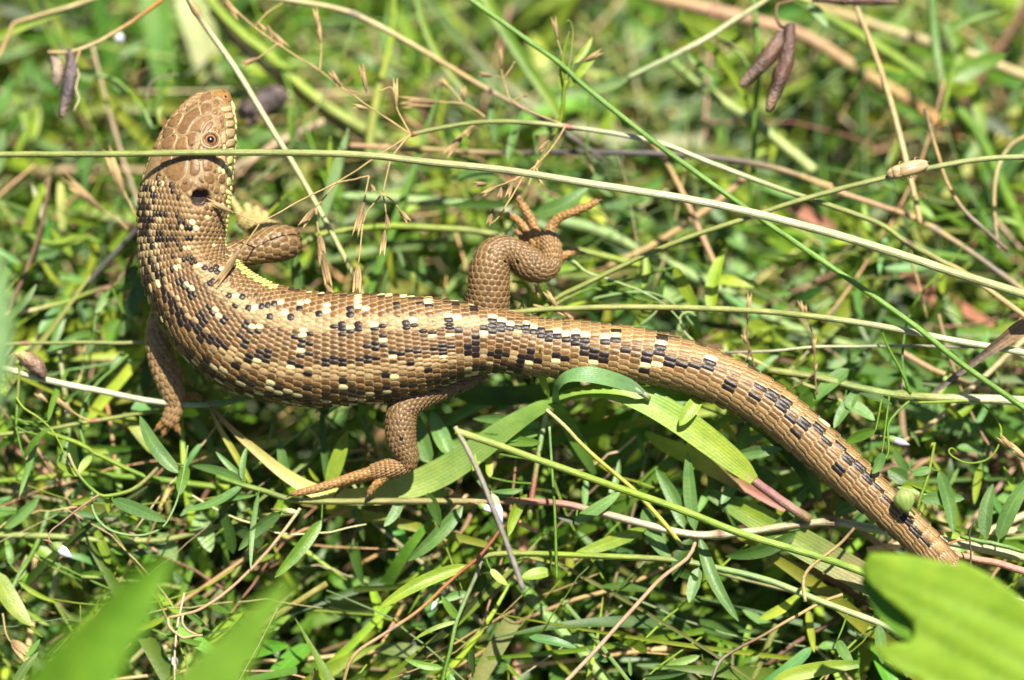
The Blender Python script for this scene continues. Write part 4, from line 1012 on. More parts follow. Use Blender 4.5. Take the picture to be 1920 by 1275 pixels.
blade('grass_leaf', 'wide dark green blade out of focus behind the far end of the tail', 'grass blade', [(1560, 690, -260, 40, 0), (1680, 730, -260, 70, 0), (1800, 780, -260, 76, 0), (1930, 830, -260, 60, 0)], [(.12, .24, .06), (.14, .27, .07), (.12, .25, .05)], fold=.15)
blade('grass_leaf', 'long curved green blade under the tail bend', 'grass blade', [(1400, 790, -110, 10, 0), (1450, 820, -110, 22, 0), (1500, 870, -112, 30, 0), (1525, 910, -115, 26, 0), (1536, 935, -118, 10, 0)], [GREEN, DARK, DARK, GREEN], fold=.3)
blade('grass_leaf', 'broad green blade lying below the thigh of the left hind leg', 'grass blade', [(810, 700, -140, 20, 0), (870, 735, -140, 34, 0), (950, 742, -140, 38, 0), (1030, 733, -140, 30, 0), (1090, 720, -140, 16, 0)], [GREEN, DARK, GREEN], fold=.25)
blade('grass_leaf', 'short green blade pressed between the looped blade and the tail', 'grass blade', [(1195, 738, -60, 26, 0), (1240, 738, -64, 28, 0), (1300, 742, -72, 22, 0), (1345, 748, -80, 10, 0)], [GREEN, GREEN, DARK], fold=.2)
blade('grass_leaf', 'pale green blade out of focus at the right above the tendril curl', 'grass blade', [(1780, 40, -280, 30, 0), (1840, 230, -280, 22, 0), (1815, 300, -280, 14, 0)], [GREEN, YGREEN, MINT], fold=.2)
blade('grass_leaf', 'yellow-green broad blade along the lower edge by the toothed leaf', 'grass blade', [(1430, 1300, -60, 10, 0), (1480, 1268, -60, 26, 0), (1550, 1252, -62, 26, 0), (1610, 1245, -66, 14, 0)], [YGREEN, LIME, LIME, GREEN], fold=.2)
blade('grass_leaf', 'narrow yellow-brown tipped blade rising below the belly', 'grass blade', [(470, 905, -140, 8, 0), (440, 850, -120, 12, 0), (410, 800, -110, 8, 0), (388, 754, -104, 2, 0)], [LIME, YEL, (.30, .18, .08)], fold=.3)
for k, (lab, x0, y0, x1, y1, w, c) in enumerate([
   ('slim green blade tip poking up below the belly', 703, 838, 664, 766, 12, GREEN), ('green flat blade standing left of the hind toe', 540, 915, 522, 820, 20, BLUE), ('two-toned green blade standing above the hind toe', 615, 915, 652, 806, 28, YGREEN),
   ('dark narrow blade standing in the shade below the belly', 612, 900, 602, 760, 14, DARK), ('bluish green blade hanging right of the elbow', 560, 552, 553, 470, 22, BLUE), ('blue-green broad blade leaning behind the pale diagonal stalk', 600, 425, 655, 235, 20, MINT),
   ('short pointed green blade standing on the mid back', 714, 560, 728, 500, 9, BLUE), ('yellow upright blade between the two pale stalks', 617, 335, 620, 255, 10, YGREEN), ('green upright blade right of the cheek', 548, 270, 542, 195, 11, GREEN)]):
    blade('grass_leaf', lab, 'grass blade', [(x0, y0, -125, w * .5), (x0 + (x1 - x0) * .3, y0 + (y1 - y0) * .3, -120, w), (x0 + (x1 - x0) * .7, y0 + (y1 - y0) * .7, -112, w * .85), (x1, y1, -108, 1.5)], leafcol(c), fold=.3)
# blurred leaves close to the lens
blade('broad_leaf', 'large soft green leaf out of focus rising from the lower left corner', 'leaf', [(-60, 1840, -680, 14, 0), (-50, 1760, -200, 20, 0), (-25, 1620, 320, 70, 0), (60, 1420, 660, 150, 0), (125, 1290, 730, 140, -10), (190, 1195, 760, 110, -15), (255, 1115, 780, 78, -20), (325, 1040, 790, 10, -20)],
      [(.12, .26, .015), (.15, .30, .015), (.14, .29, .015), (.12, .26, .015)], fold=.35)
blade('broad_leaf', 'second soft green leaf out of focus rising from the lower edge', 'leaf', [(250, 1850, -680, 12, 0), (255, 1760, -200, 18, 0), (270, 1630, 320, 60, 5), (330, 1440, 660, 120, 10), (395, 1290, 730, 104, 10), (445, 1215, 750, 72, 10), (495, 1150, 770, 44, 10), (550, 1085, 780, 6, 10)],
      [(.13, .26, .02), (.17, .31, .03), (.14, .27, .02)], fold=.35)
blade('broad_leaf', 'pale green leaf edge out of focus at the left margin', 'leaf', [(-30, 420, 700, 12, 0), (-20, 520, 710, 56, 0), (-14, 620, 710, 62, 0), (-16, 720, 700, 50, 0), (-40, 820, 640, 26, 0), (-90, 960, 360, 14, 0), (-130, 1080, -100, 10, 0), (-150, 1150, -700, 8, 0)], [(.16, .28, .10), (.18, .30, .12)], fold=.3)

# ---- big toothed leaf ------------------------------------------------------------
def toothed_leaf():
    Z8 = lambda pts: [(1440 + x / 3.983, 955 + y / 3.983) for x, y in pts]
    out = Z8([(700, 430), (770, 325), (900, 328), (1050, 342), (1200, 368), (1350, 402), (1412, 420), (1428, 378), (1530, 428), (1640, 482), (1720, 532), (1800, 592), (1920, 690), (2080, 790), (2120, 770), (2280, 930), (2420, 1100), (2480, 1280), (2440, 1480),
              (2250, 1560), (2100, 1530), (1900, 1500), (1700, 1460), (1500, 1400), (1300, 1340), (1180, 1330), (1150, 1280), (1050, 1240), (960, 1200), (870, 1140), (810, 1070), (750, 1010), (860, 1018), (960, 1000), (1060, 995), (1095, 930), (1085, 850), (1010, 770), (900, 680), (800, 590), (725, 520)])
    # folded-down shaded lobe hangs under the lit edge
    pts = []
    for i in range(len(out)):
        a = np.array(out[i]); b = np.array(out[(i + 1) % len(out)]); n = max(1, int(np.linalg.norm(b - a) / 9))
        for k in range(n): pts.append(tuple(a + (b - a) * k / n))
    nb = len(pts)
    gx, gy = np.meshgrid(np.arange(1600, 2080, 11), np.arange(1030, 1350, 11))
    gx = gx.ravel() + RNG.uniform(-2, 2, gx.size); gy = gy.ravel() + RNG.uniform(-2, 2, gy.size)
    ok = px_in_poly(gx, gy, pts)
    for x, y in zip(gx[ok], gy[ok]):
        if min((x - p[0]) ** 2 + (y - p[1]) ** 2 for p in pts) > 30: pts.append((x, y))
    r = delaunay_2d_cdt([Vector(p) for p in pts], [(i, (i + 1) % nb) for i in range(nb)], [], 1, 1e-4)
    v = np.array([tuple(p) for p in r[0]]); F = [tuple(f) for f in r[2]]
    # side veins: lines fanning from the midrib, lamina arches between them
    def veinfield(x, y):
        d = []
        for (ax, ay, bx, by) in ((1630, 1060, 1960, 1190), (1640, 1088, 1960, 1262), (1695, 1165, 1990, 1330), (1630, 1210, 1900, 1330), (1900, 1050, 2080, 1330)):
            t = np.clip(((x - ax) * (bx - ax) + (y - ay) * (by - ay)) / ((bx - ax) ** 2 + (by - ay) ** 2), 0, 1)
            d.append(np.hypot(x - ax - (bx - ax) * t, y - ay - (by - ay) * t))
        return np.min(d, 0)
    vd = veinfield(v[:, 0], v[:, 1])
    h = 250 + 6 * (1 - np.exp(-vd / 18)) + .05 * (v[:, 0] - 1800) - .05 * (v[:, 1] - 1150) + 5 * np.sin(v[:, 0] / 37) * np.cos(v[:, 1] / 29)
    ed = np.clip((1690 - v[:, 0]) / 90, 0, 1); h -= 26 * ed ** 2
    X = P(v[:, 0], v[:, 1], h)
    c = np.array([.21, .34, .028]) * np.ones((len(v), 1)); c *= (1 - .18 * np.exp(-vd / 4))[:, None]  # darker along the veins: their shading is painted into the green
    tex = np.zeros((len(v), 3)); tex[:, 0] = .5; tex[:, 1] = vd / 400
    root = empty('toothed_leaf', P(1980, 1260, 245)); tag(root, 'big light green toothed leaf with side veins covering the tail tip', 'leaf')
    m = MB(); m.add(X, F, c, tex); o = m.build('leaf_lamina', M_BIG, root)
    sd = o.modifiers.new('thick', 'SOLIDIFY'); sd.thickness = 4 * K
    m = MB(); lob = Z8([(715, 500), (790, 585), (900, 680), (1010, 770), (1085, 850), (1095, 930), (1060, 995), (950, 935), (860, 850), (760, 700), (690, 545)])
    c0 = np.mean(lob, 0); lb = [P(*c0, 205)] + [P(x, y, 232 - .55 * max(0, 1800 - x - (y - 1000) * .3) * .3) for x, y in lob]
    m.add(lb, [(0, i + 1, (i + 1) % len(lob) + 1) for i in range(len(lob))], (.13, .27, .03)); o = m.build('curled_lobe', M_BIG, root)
    sd = o.modifiers.new('thick', 'SOLIDIFY'); sd.thickness = 4 * K
    m = MB(); tube(m, [(1985, 1275, 245), (2080, 1350, 180), (2180, 1450, -100), (2230, 1520, -500)], 7, 8, GREEN, sides=8); m.build('leaf_stalk', M_STEM, root)
toothed_leaf()

# ---- vetch -----------------------------------------------------------------------
sprig('vetch with a red-tinged ridged stem lying straight under the hind toes', '405,893 457,910 500,922 545,936 600,940 760,940 900,941 985,940 1060,946 1117,960 1233,990 1310,1003 1400,997 1480,985 1560,979 1633,990 1750,1010 1850,1030 1960,1055', -88, -110, 5, 8,
      [GREEN, OLIVE, (.24, .22, .08), (.26, .22, .08), (.36, .16, .12), (.5, .4, .28), PALE, (.3, .24, .14), PALE, (.42, .45, .26), (.36, .42, .2)],
      [(460, 905, 360, 873, 18), (455, 910, 343, 957, 16), (480, 928, 363, 963, 12), (485, 923, 470, 1070, 10), (460, 900, 405, 847, 12), (455, 900, 463, 838, 12), (527, 960, 447, 1032, 22), (603, 975, 515, 1083, 24, GREEN), (753, 932, 720, 987, 20), (867, 950, 765, 1052, 27),
       (980, 918, 887, 935, 18), (987, 927, 953, 1005, 21, YGREEN), (1163, 922, 1078, 977, 23), (1210, 992, 1070, 1043, 25, YGREEN), (1283, 990, 1230, 880, 27), (1303, 995, 1290, 847, 25), (1208, 950, 1260, 1053, 30), (1312, 1008, 1385, 1165, 24), (1540, 962, 1467, 990, 22), (1567, 965, 1627, 937, 26), (1493, 1000, 1360, 1043, 26, DARK),
       (1430, 1013, 1510, 913, 22), (825, 985, 800, 925, 22, DARK), (1297, 1010, 1265, 1090, 26, DARK)], nodes=((.335, NODE), (.6, BROWN), (.74, BROWN)), dh=6)
sprig('vetch rising beside the bent lime blade', '1024,775 1016,815 1010,850 1002,900 996,938 992,975', -95, -100, 4.5, 5.5, [PALE, MINT, OLIVE, NODE, GREEN],
      [(1018, 800, 887, 785, 22), (1012, 810, 955, 828, 20), (1014, 830, 880, 812, 20, GREEN), (1030, 745, 1013, 652, 14, YGREEN, -55, 45), (960, 835, 903, 843, 14, LIME), (903, 843, 887, 883, 16, LIME), (920, 850, 918, 895, 14, LIME)])
sprig('vetch leaflets standing in a pair beside the left shank', '812,900 818,870 830,850 850,840 880,830', -135, -140, 4, 4, [GREEN, MINT, GREEN], [(806, 868, 786, 780, 33, BLUE, -120, -108), (842, 852, 808, 770, 32, BLUE, -118, -108)])
sprig('vetch stem lying level with long yellowish leaflets near the grey dead stalk', '900,1046 947,1038 1100,1042 1257,1050 1350,1065 1440,1088 1548,1131 1646,1168 1720,1200', -100, -100, 5, 6, [OLIVE, YGREEN, OLIVE, MINT, (.36, .44, .16), PALE],
      [(878, 1060, 708, 1142, 25, YGREEN), (952, 1097, 920, 1067, 14, LIME), (977, 1083, 1032, 1072, 22, YGREEN), (1646, 1172, 1655, 1245, 22, BLUE), (1600, 1245, 1570, 1200, 20, BLUE), (1255, 1053, 1310, 1085, 20, DARK), (1310, 1065, 1292, 1130, 24, BLUE)])
sprig('vetch hanging down in the lower middle with thin green stem', '905,1046 890,1085 870,1130 855,1170 845,1215 830,1275 822,1330', -105, -115, 3.6, 3.6, [GRAY, MINT, GREEN, GREEN], [(860, 1160, 828, 1118, 16, GREEN), (858, 1165, 775, 1200, 9, YGREEN), (830, 1252, 760, 1236, 14, GREEN)])
sprig('vetch curling in a wide loop with flower stalk at the lower left', '20,782 83,808 150,832 182,852 240,880 300,905', -100, -130, 4, 4, [GREEN, YGREEN, GREEN],
      [(147, 893, 107, 868, 14, YGREEN, -90, -85), (147, 890, 172, 855, 15, YGREEN, -90, -80)])
sprig('vetch shoot with a swept brown-green stem and looping tendril', '312,860 280,893 245,920 205,930 185,928 160,905 140,878 128,850', -80, -60, 4.2, 2.6, [BROWN, OLIVE, YGREEN, GREEN, STRAW],
      [(182, 930, 133, 945, 15, YGREEN), (210, 937, 313, 978, 25), (200, 930, 203, 962, 12, LIME), (335, 887, 262, 780, 27, BLUE, -70, -50), (337, 928, 350, 873, 23, GREEN)],
      extra=[('174,915 172,945 182,972 205,993 240,1003 275,1002 305,988 322,962 335,928 345,880 352,835', -70, -76, 3.0, MINT), ('185,928 150,952 115,980 96,995 91,1008 98,1022', -58, -50, 2.6, (.30, .18, .12))])
sprig('vetch with thin upright leaves at the left edge', '30,800 33,750 36,700 40,668', -85, -70, 3, 2.6, [GREEN, OLIVE, GREEN], [(90, 790, 130, 690, 11, GREEN), (95, 800, 45, 860, 12, GREEN), (72, 815, 36, 932, 12, BLUE)], extra=[('30,745 45,765 75,785 100,810 118,845 130,880', -70, -80, 2.4, YGREEN)])
sprig('vetch with a curved blue-green leaf climbing left of the forefoot', '160,840 150,800 160,755 185,715 215,690 240,665', -130, -140, 3.6, 3, [GREEN, BLUE, GREEN], [(152, 830, 165, 735, 14, BLUE), (207, 695, 232, 660, 14, BLUE)])
sprig('vetch with thick pale stem and forked tendrils right of the tail', '1440,694 1520,706 1600,725 1660,738 1700,742 1760,745 1920,752 2040,758', -75, -65, 6.5, 9, [OLIVE, OLIVE, (.2, .28, .08), OLIVE, PALE, (.46, .5, .28), PALE],
      [(1525, 752, 1590, 692, 27), (1564, 803, 1610, 733, 23), (1582, 752, 1640, 788, 22), (1583, 834, 1642, 806, 20, GREEN, -6, -20), (1635, 888, 1654, 848, 18, BLUE, 20, 10), (1700, 742, 1695, 700, 4, GREEN), (1610, 733, 1672, 758, 14, DARK), (1688, 760, 1704, 735, 18, DARK)],
      extra=[('1707,738 1692,700 1665,650 1650,613', -60, -30, 3.6, GREEN), ('1700,720 1692,680 1697,620 1706,590', -80, -60, 3.4, BLUE), ('1722,755 1780,753 1830,753 1860,775 1877,805 1870,840 1850,862 1815,868 1785,855 1779,845 1785,840 1795,848', -60, -80, 2.6, YGREEN), ('1705,752 1680,775 1665,800 1665,850 1640,880', -70, -40, 3, GREEN)], nodes=((.43, OLIVE),))
sprig('vetch beside the round green pod with blunt oval leaflets', '1720,960 1725,935 1738,900 1745,870 1752,830 1745,838', -70, -60, 3, 2.4, [GREEN, YGREEN, YGREEN],
      [(1676, 841, 1704, 881, 17), (1709, 890, 1746, 881, 17, BLUE), (1682, 912, 1745, 922, 23, YGREEN), (1726, 937, 1808, 935, 26, BLUE), (1787, 1000, 1760, 882, 25, BLUE), (1665, 880, 1700, 902, 30, DARK)])
sprig('vetch with pale spotted leaflets standing near the right edge above the pink stalk', '1920,1035 1870,1020 1835,1015 1800,1005', -80, -85, 3.6, 3.6, [GREEN, MINT, GREEN], [(1848, 1008, 1862, 908, 27), (1872, 1012, 1935, 892, 30), (1800, 1005, 1770, 1000, 14, YGREEN)],
      extra=[('1820,1070 1820,1030 1818,1000 1828,975', -60, -30, 2.2, (.12, .08, .06)), ('1772,1022 1790,1015 1805,1013 1818,1016', -60, -60, 2.2, ORANGE)])
sprig('vetch shoot tip with upright young leaves above the hind foot', '1000,330 1030,270 1047,235 1055,205 1057,175 1062,150', -60, 10, 4.4, 3.4, [(.2, .16, .06), OLIVE, YGREEN, YGREEN],
      [(1054, 172, 1052, 100, 10, YGREEN), (1063, 165, 1068, 58, 10, YGREEN), (1067, 163, 1125, 98, 15, YGREEN), (1076, 118, 1110, 70, 13, YGREEN)], extra=[('1060,150 1070,110 1074,60 1068,38 1062,42', 10, 20, 1.6, YGREEN)])
sprig('vetch with long blue-green leaflets around the raised hind toes', '960,395 985,360 1000,330 1010,300', -130, -110, 3, 3, [BROWN, OLIVE, GREEN], [(1003, 402, 1103, 352, 29, BLUE, -110, -90), (960, 384, 840, 386, 17, DARK), (930, 326, 845, 336, 19), (983, 203, 953, 303, 17, BLUE), (915, 188, 928, 268, 20, BLUE, -150, -150), (1000, 250, 1075, 238, 16, GREEN)])
sprig('vetch with pale leaflets above the thigh and curly tendrils', '950,585 985,592 1020,586 1060,560 1110,540', -85, -90, 3.4, 3, [GREEN, OLIVE, GREEN], [(1205, 540, 1210, 475, 15, YGREEN), (1238, 560, 1246, 500, 10, GREEN), (1265, 500, 1310, 580, 24, YGREEN), (1335, 585, 1358, 468, 26, YGREEN), (1060, 600, 1030, 595, 24, MINT)],
      extra=[('1050,480 1075,490 1100,510 1130,520 1160,530 1200,545 1245,570 1275,600', -60, -75, 3.0, (.3, .4, .14)), ('960,528 985,532 992,545 978,560 982,580 990,600', -80, -85, 2.4, YGREEN), ('965,560 978,568 972,582 956,585 952,575', -75, -80, 2.4, OLIVE), ('1110,560 1180,548 1230,552 1270,575 1300,610', -90, -90, 3, MINT), ('1200,610 1225,590 1240,570', -90, -90, 3, MINT), ('1300,640 1282,620 1275,595 1290,585 1305,592', -85, -80, 2.6, (.35, .42, .18))])
sprig('vetch with long dark leaves hanging beside the neck', '255,470 240,500 225,525 210,540', -120, -140, 3, 3, [RED, BROWN, OLIVE], [(262, 500, 222, 532, 22, DARK), (255, 540, 240, 600, 20, BLUE), (240, 600, 225, 630, 18, MINT), (265, 530, 250, 590, 26, DARK)])
sprig('vetch with a twisted leaf above the level thin olive stalk', '205,545 190,575 178,600 176,625', -150, -140, 3, 2.4, [GREEN, BLUE, BLUE], [(178, 588, 200, 548, 16, MINT), (173, 590, 148, 565, 26, BLUE, -200, -190), (174, 635, 158, 668, 12, MINT), (195, 620, 225, 600, 20, GREEN)])
sprig('vetch with narrow leaves out of focus at the left beyond the neck', '40,430 75,452 110,455 150,445 190,455', -200, -210, 5, 4, [GREEN, YGREEN, GREEN], [(72, 445, 20, 420, 20, GREEN), (100, 455, 60, 470, 18), (110, 452, 170, 440, 18, YGREEN), (60, 345, 85, 420, 14, PALE), (40, 480, 110, 470, 20)])
sprig('vetch with feathery small leaves behind the snout', '285,240 265,200 240,170 215,150 180,140', -140, -160, 3.6, 4, [MINT, GREEN, MINT], [(270, 205, 245, 165, 16, YGREEN), (280, 220, 310, 175, 9), (290, 190, 330, 140, 8, YGREEN), (300, 180, 326, 120, 8, GREEN), (240, 170, 205, 150, 18, MINT), (300, 232, 305, 190, 8, YGREEN), (180, 140, 140, 130, 26, MINT)],
      extra=[('275,190 280,160 300,145 330,140 345,142', -130, -120, 2.2, GRAY), ('255,160 258,140 275,128 290,128', -130, -120, 2.2, BROWN)])
sprig('vetch with leaves out of focus at the upper right', '1270,20 1330,60 1380,95 1407,130', -150, -150, 3, 3, [GREEN, OLIVE, GREEN], [(1270, 30, 1410, 90, 32, YGREEN), (1285, 45, 1405, 200, 18, YGREEN), (1290, 100, 1350, 150, 14, GREEN)])
sprig('vetch with a curved broad leaf out of focus near the upper right corner', '1763,230 1775,180 1783,150 1790,110', -190, -190, 4, 4, [GREEN, YGREEN, GREEN], [(1783, 150, 1887, 103, 36, GREEN), (1790, 175, 1830, 170, 26, YGREEN), (1600, 120, 1700, 135, 16, YGREEN), (1780, 60, 1880, 20, 12, GREEN)])
sprig('vetch with a pale notched leaf hanging from the top near the pods', '1480,-20 1500,0 1515,5', -90, -80, 3, 3, [OLIVE, GREEN], [(1512, 5, 1552, 50, 20, MINT)])
sprig('vetch with an oval grey-green leaf right of the raised foot', '1100,290 1108,312 1113,325', -130, -130, 3, 2.6, [TAN, OLIVE], [(1113, 300, 1148, 368, 28, MINT), (1105, 167, 1180, 146, 22, MINT, -110, -105)])
sprig('vetch with bright round leaflets out of focus above the tail bend', '1370,640 1400,640 1430,620 1460,610', -190, -190, 3, 3, [GREEN, LIME], [(1400, 605, 1480, 625, 44, LIME), (1410, 640, 1448, 690, 34, LIME), (1360, 640, 1390, 690, 22, YGREEN), (1460, 650, 1530, 665, 20, YGREEN)])
sprig('vetch leaflet laid over the sheath below the lime blade', '1310,735 1300,770 1290,800', -110, -115, 2.8, 2.8, [GREEN, DARK], [(1313, 743, 1274, 798, 27, YGREEN, -40, -25), (1405, 790, 1370, 945, 24, BLUE), (1380, 855, 1467, 842, 23, BLUE, -70, -60), (1352, 945, 1380, 880, 24, BLUE)])
sprig('vetch with soft leaflets out of focus at the bottom left between the two blurred leaves', '20,1110 35,1080 60,1040 80,990 90,960', -150, -170, 4, 5, [MINT, GREEN, MINT], [(20, 1060, 10, 1010, 14, GREEN), (35, 1090, 108, 1130, 9, YGREEN), (30, 1090, 50, 1040, 13, OLIVE), (25, 1120, 80, 1195, 10, YGREEN), (88, 967, 157, 900, 15), (150, 990, 240, 1040, 18, GREEN), (145, 1085, 195, 1075, 16, GREEN), (300, 1000, 330, 1050, 40, MINT), (370, 965, 395, 1035, 36, MINT), (265, 1130, 280, 1180, 14, GREEN)])

# ---- seed heads ------------------------------------------------------------------
seedhead('loose dry seed head with drooping grains over the pale diagonal stalk', ['770,252 755,268 735,295 725,330 718,362', '770,252 720,285 670,318 630,343', '770,252 700,205 640,163', '718,362 690,395 680,420', '718,362 722,385 724,400', '718,362 738,378 748,392', '692,330 688,350 684,372', '630,343 600,380 592,388', '692,330 630,343',
         '680,420 675,470 672,495', '770,252 745,205 735,165 710,172'],
         [(684, 372, 665, 445, 13), (724, 400, 728, 430, 9), (722, 430, 716, 482, 11), (748, 392, 768, 418, 10), (672, 495, 668, 555, 17), (592, 388, 562, 428, 13), (640, 163, 618, 132, 10), (693, 205, 660, 198, 9), (688, 175, 676, 118, 10), (743, 205, 741, 145, 9), (696, 345, 702, 362, 8)], 20)
seedhead('slender dry seed head draped beside the elbow and the belly', ['592,388 595,420 600,450 604,480', '595,420 592,395'], [(600, 440, 606, 480, 12), (603, 470, 618, 545, 15), (608, 530, 628, 562, 12), (596, 445, 604, 500, 9)], -30)
seedhead('dry seed head lying across the shoulder and the upper arm', ['630,343 560,378 520,400 486,420', '486,420 478,432 462,455 450,472', '486,420 455,405 440,398'], [(450, 470, 400, 540, 13, 95), (447, 470, 425, 500, 10, 95), (440, 400, 384, 375, 11, 110)], 92, r=1.5)
seedhead('branching dry seed head above the pale diagonal stalk at the top', ['417,-10 445,22 477,50 520,82 560,108 600,133 640,163', '520,82 490,105 465,118', '600,133 602,90 598,55', '477,50 500,25 530,5'], [(417, 0, 452, 36, 13), (500, 45, 515, 80, 10), (498, 50, 540, 92, 11), (488, 108, 450, 123, 11), (598, 62, 590, 12, 9), (602, 85, 596, 40, 8), (480, 40, 500, 60, 8), (615, 132, 640, 165, 10), (640, 163, 672, 178, 8)], -10)
seedhead('dense dry seed cluster with pale husks left of the vetch tip', ['910,220 890,205 868,195 820,190', '868,195 845,165 826,150', '907,226 880,240 850,265'], [(822, 192, 746, 188, 15), (815, 200, 750, 197, 12), (845, 168, 824, 146, 8), (870, 190, 868, 160, 12), (870, 252, 832, 296, 14), (885, 235, 870, 258, 10)], -40)
seedhead('thin dry seed spray with upright grains above the hind foot', ['1060,235 1010,215 960,190 945,150 940,130', '945,145 965,118', '945,145 925,143', '960,190 985,178'], [(940, 130, 938, 84, 8), (965, 120, 962, 116, 5), (925, 143, 895, 138, 9), (980, 182, 992, 176, 6)], -20, r=1.3)
seedhead('dry seed head hanging below the red joint onto the toes', ['1060,237 1040,270 1015,300 985,325 962,340', '1010,300 1000,320 990,350', '985,325 945,345 915,355', '985,325 940,400 920,420', '1005,315 1012,330'], [(915, 345, 886, 346, 10), (930, 352, 902, 366, 9), (940, 350, 936, 372, 8), (925, 390, 914, 425, 9), (1008, 330, 1016, 348, 7), (1030, 262, 1010, 285, 9), (962, 340, 950, 372, 9)], 15)
seedhead('single dry grain spray standing above the vetch tip', ['1060,130 1050,90 1045,75'], [(1046, 78, 1037, 30, 9), (1090, 118, 1130, 95, 10)], 10, r=1.3)
seedhead('dry husk spray pushed against the base of the tail', ['1000,572 1030,580 1060,592 1090,610 1120,625'], [(1048, 580, 1020, 543, 10), (1040, 575, 1028, 548, 8), (1055, 585, 1075, 600, 8), (1010, 560, 1005, 530, 8)], -40)
seedhead('upright pair of dark grains on a kinked wire above the tail bend', ['1415,690 1408,660 1400,635 1401,610 1404,575', '1408,660 1395,680'], [(1402, 590, 1406, 548, 8), (1400, 645, 1392, 625, 8)], -60, r=1.6, c=BROWN)
seedhead('kinked dry wire with two pale grains ending above the tail', ['1532,740 1528,700 1527,640 1518,610 1510,585', '1527,700 1500,720 1480,728'], [(1508, 595, 1498, 560, 8), (1512, 590, 1508, 570, 7), (1525, 660, 1528, 630, 7), (1528, 700, 1530, 680, 6)], -60, r=1.6, c=BROWN)
seedhead('braided dry spike at the right edge under the tendril curl', ['1935,865 1905,845 1878,825'], [(1905, 848, 1870, 815, 12), (1925, 862, 1890, 832, 13)], -60)
seedhead('soft dry seed spike just left of the nape', ['255,405 245,385 238,370 225,340'], [(236, 375, 198, 275, 17), (225, 345, 205, 300, 15)], -90)
seedhead('second soft dry seed spike left of the nape pointing down', ['240,430 220,412 195,395'], [(200, 402, 115, 325, 14), (175, 380, 130, 345, 15)], -140)
seedhead('dry spray of grains hanging beside the forefoot', ['170,790 140,775 120,755 100,745'], [(135, 775, 100, 742, 9), (90, 755, 66, 735, 9)], -100)
seedhead('dry grain hanging at the lower left with a brown end', ['5,1150 12,1190 25,1210'], [(20, 1200, 55, 1235, 26)], -140)

# ---- pods, buds, flowers ---------------------------------------------------------
def pod(root, x0, y0, x1, y1, w, h, cols, twist=1.6):
    n = 14; rws = []
    for t in np.linspace(0, 1, n):
        ww = w * (math.sin(math.pi * min(1, .06 + t * .92)) ** .45)
        rws.append((x0 + (x1 - x0) * t + math.sin(t * 4.2) * w * .2, y0 + (y1 - y0) * t, h, ww))
    q = crom(rws, 6); X = P(q[:, 0], q[:, 1], q[:, 2]); T = nrm(np.gradient(X, axis=0)); A = nrm(np.cross(T, nrm(CAM - X))); B = np.cross(A, T)
    sd = 12; t = np.linspace(0, 1, len(q)); ang = np.arange(sd) / sd * 2 * np.pi
    tw = (t * twist)[:, None]
    ph = RNG.uniform(0, 6)
    rad = (.75 + .25 * np.cos(2 * (ang[None] + tw)) ** 2) * (1 + .07 * np.sin(t * 23 + ph)[:, None] * np.sin(ang[None] * 2 + t[:, None] * 7) + .05 * np.sin(ang[None] * 5 + t[:, None] * 13)) * (1 + .12 * np.maximum(0, np.cos(ang[None] + tw)) ** 8)
    Vv = X[:, None] + (A[:, None] * (np.cos(ang)[None] * rad)[..., None] + B[:, None] * (np.sin(ang)[None] * rad)[..., None]) * (q[:, 3] * .5 * K)[:, None, None]
    F = [(i * sd + j, (i + 1) * sd + j, (i + 1) * sd + (j + 1) % sd, i * sd + (j + 1) % sd) for i in range(len(q) - 1) for j in range(sd)]
    F += [tuple(range(sd)), tuple((len(q) - 1) * sd + j for j in reversed(range(sd)))]
    C = np.repeat(lerpcol(cols, t), sd, 0)
    m = MB(); m.add(Vv.reshape(-1, 3), F, C); return m.build('pod', M_POD, root)
r = empty('seed_pods', P(1458, 10, -30)); tag(r, 'pair of dark brown twisted seed pods hanging at the top right', 'seed pods')
m = MB(); tube(m, rows('1490,0 1470,5 1457,10 1455,30 1461,46 1472,52', -40), 3, 3.4, [BROWN, BROWN, POD], sides=7); m.build('stalk', M_DRY, r)
PC = [(.10, .06, .045), (.085, .042, .028), (.11, .055, .036), (.06, .032, .022), (.20, .13, .07)]
pod(r, 1482, 46, 1446, 209, 35, -30, PC, 2.6); pod(r, 1468, 58, 1394, 162, 35, -40, [(.13, .09, .07), (.13, .075, .05), (.08, .045, .03), (.24, .17, .11)], 3.4)
r = empty('seed_pod', P(1530, -2, -60)); tag(r, 'dark seed pod lying level along the top edge', 'seed pod'); pod(r, 1522, -2, 1690, 4, 20, -60, PC)
r = empty('withered_pod', P(130, 97, -50)); tag(r, 'withered grey-brown pod hanging from the orange arching stalk', 'seed pod')
pod(r, 132, 92, 121, 220, 30, -55, [(.14, .10, .085), (.10, .075, .07), (.05, .04, .04), (.2, .15, .11)], 2.4); pod(r, 96, 102, 112, 165, 26, -70, [(.20, .15, .12), (.26, .19, .13), (.13, .10, .08)])
m = MB(); tube(m, rows('150,95 142,120 148,140 142,165 148,185 138,208', -50), 2.2, 1.6, [TAN, STRAW, PALE], sides=6); m.build('dry_shred', M_DRY, r)
r = empty('seed_pod', P(40, 668, -60)); tag(r, 'small flat brown pod resting above the whitish stalk at the left', 'seed pod')
pod(r, 36, 664, 90, 708, 32, -62, [TAN, (.2, .12, .08), (.17, .10, .07), (.12, .07, .05)], .4)
m = MB(); tube(m, rows('14,672 24,664 38,666', -62), 2, 2.5, [GRAY, TAN], sides=6); m.build('stalk', M_DRY, r)
r = empty('green_pod', P(1697, 956, 20)); tag(r, 'round green seed pod resting on the tail', 'seed pod')
m = MB(); spindle(m, (1690, 916), (1703, 962), 42, 22, [(.30, .30, .14), (.26, .36, .09), (.24, .36, .08), (.30, .40, .12)], sides=14); m.build('pod', M_PETAL, r)
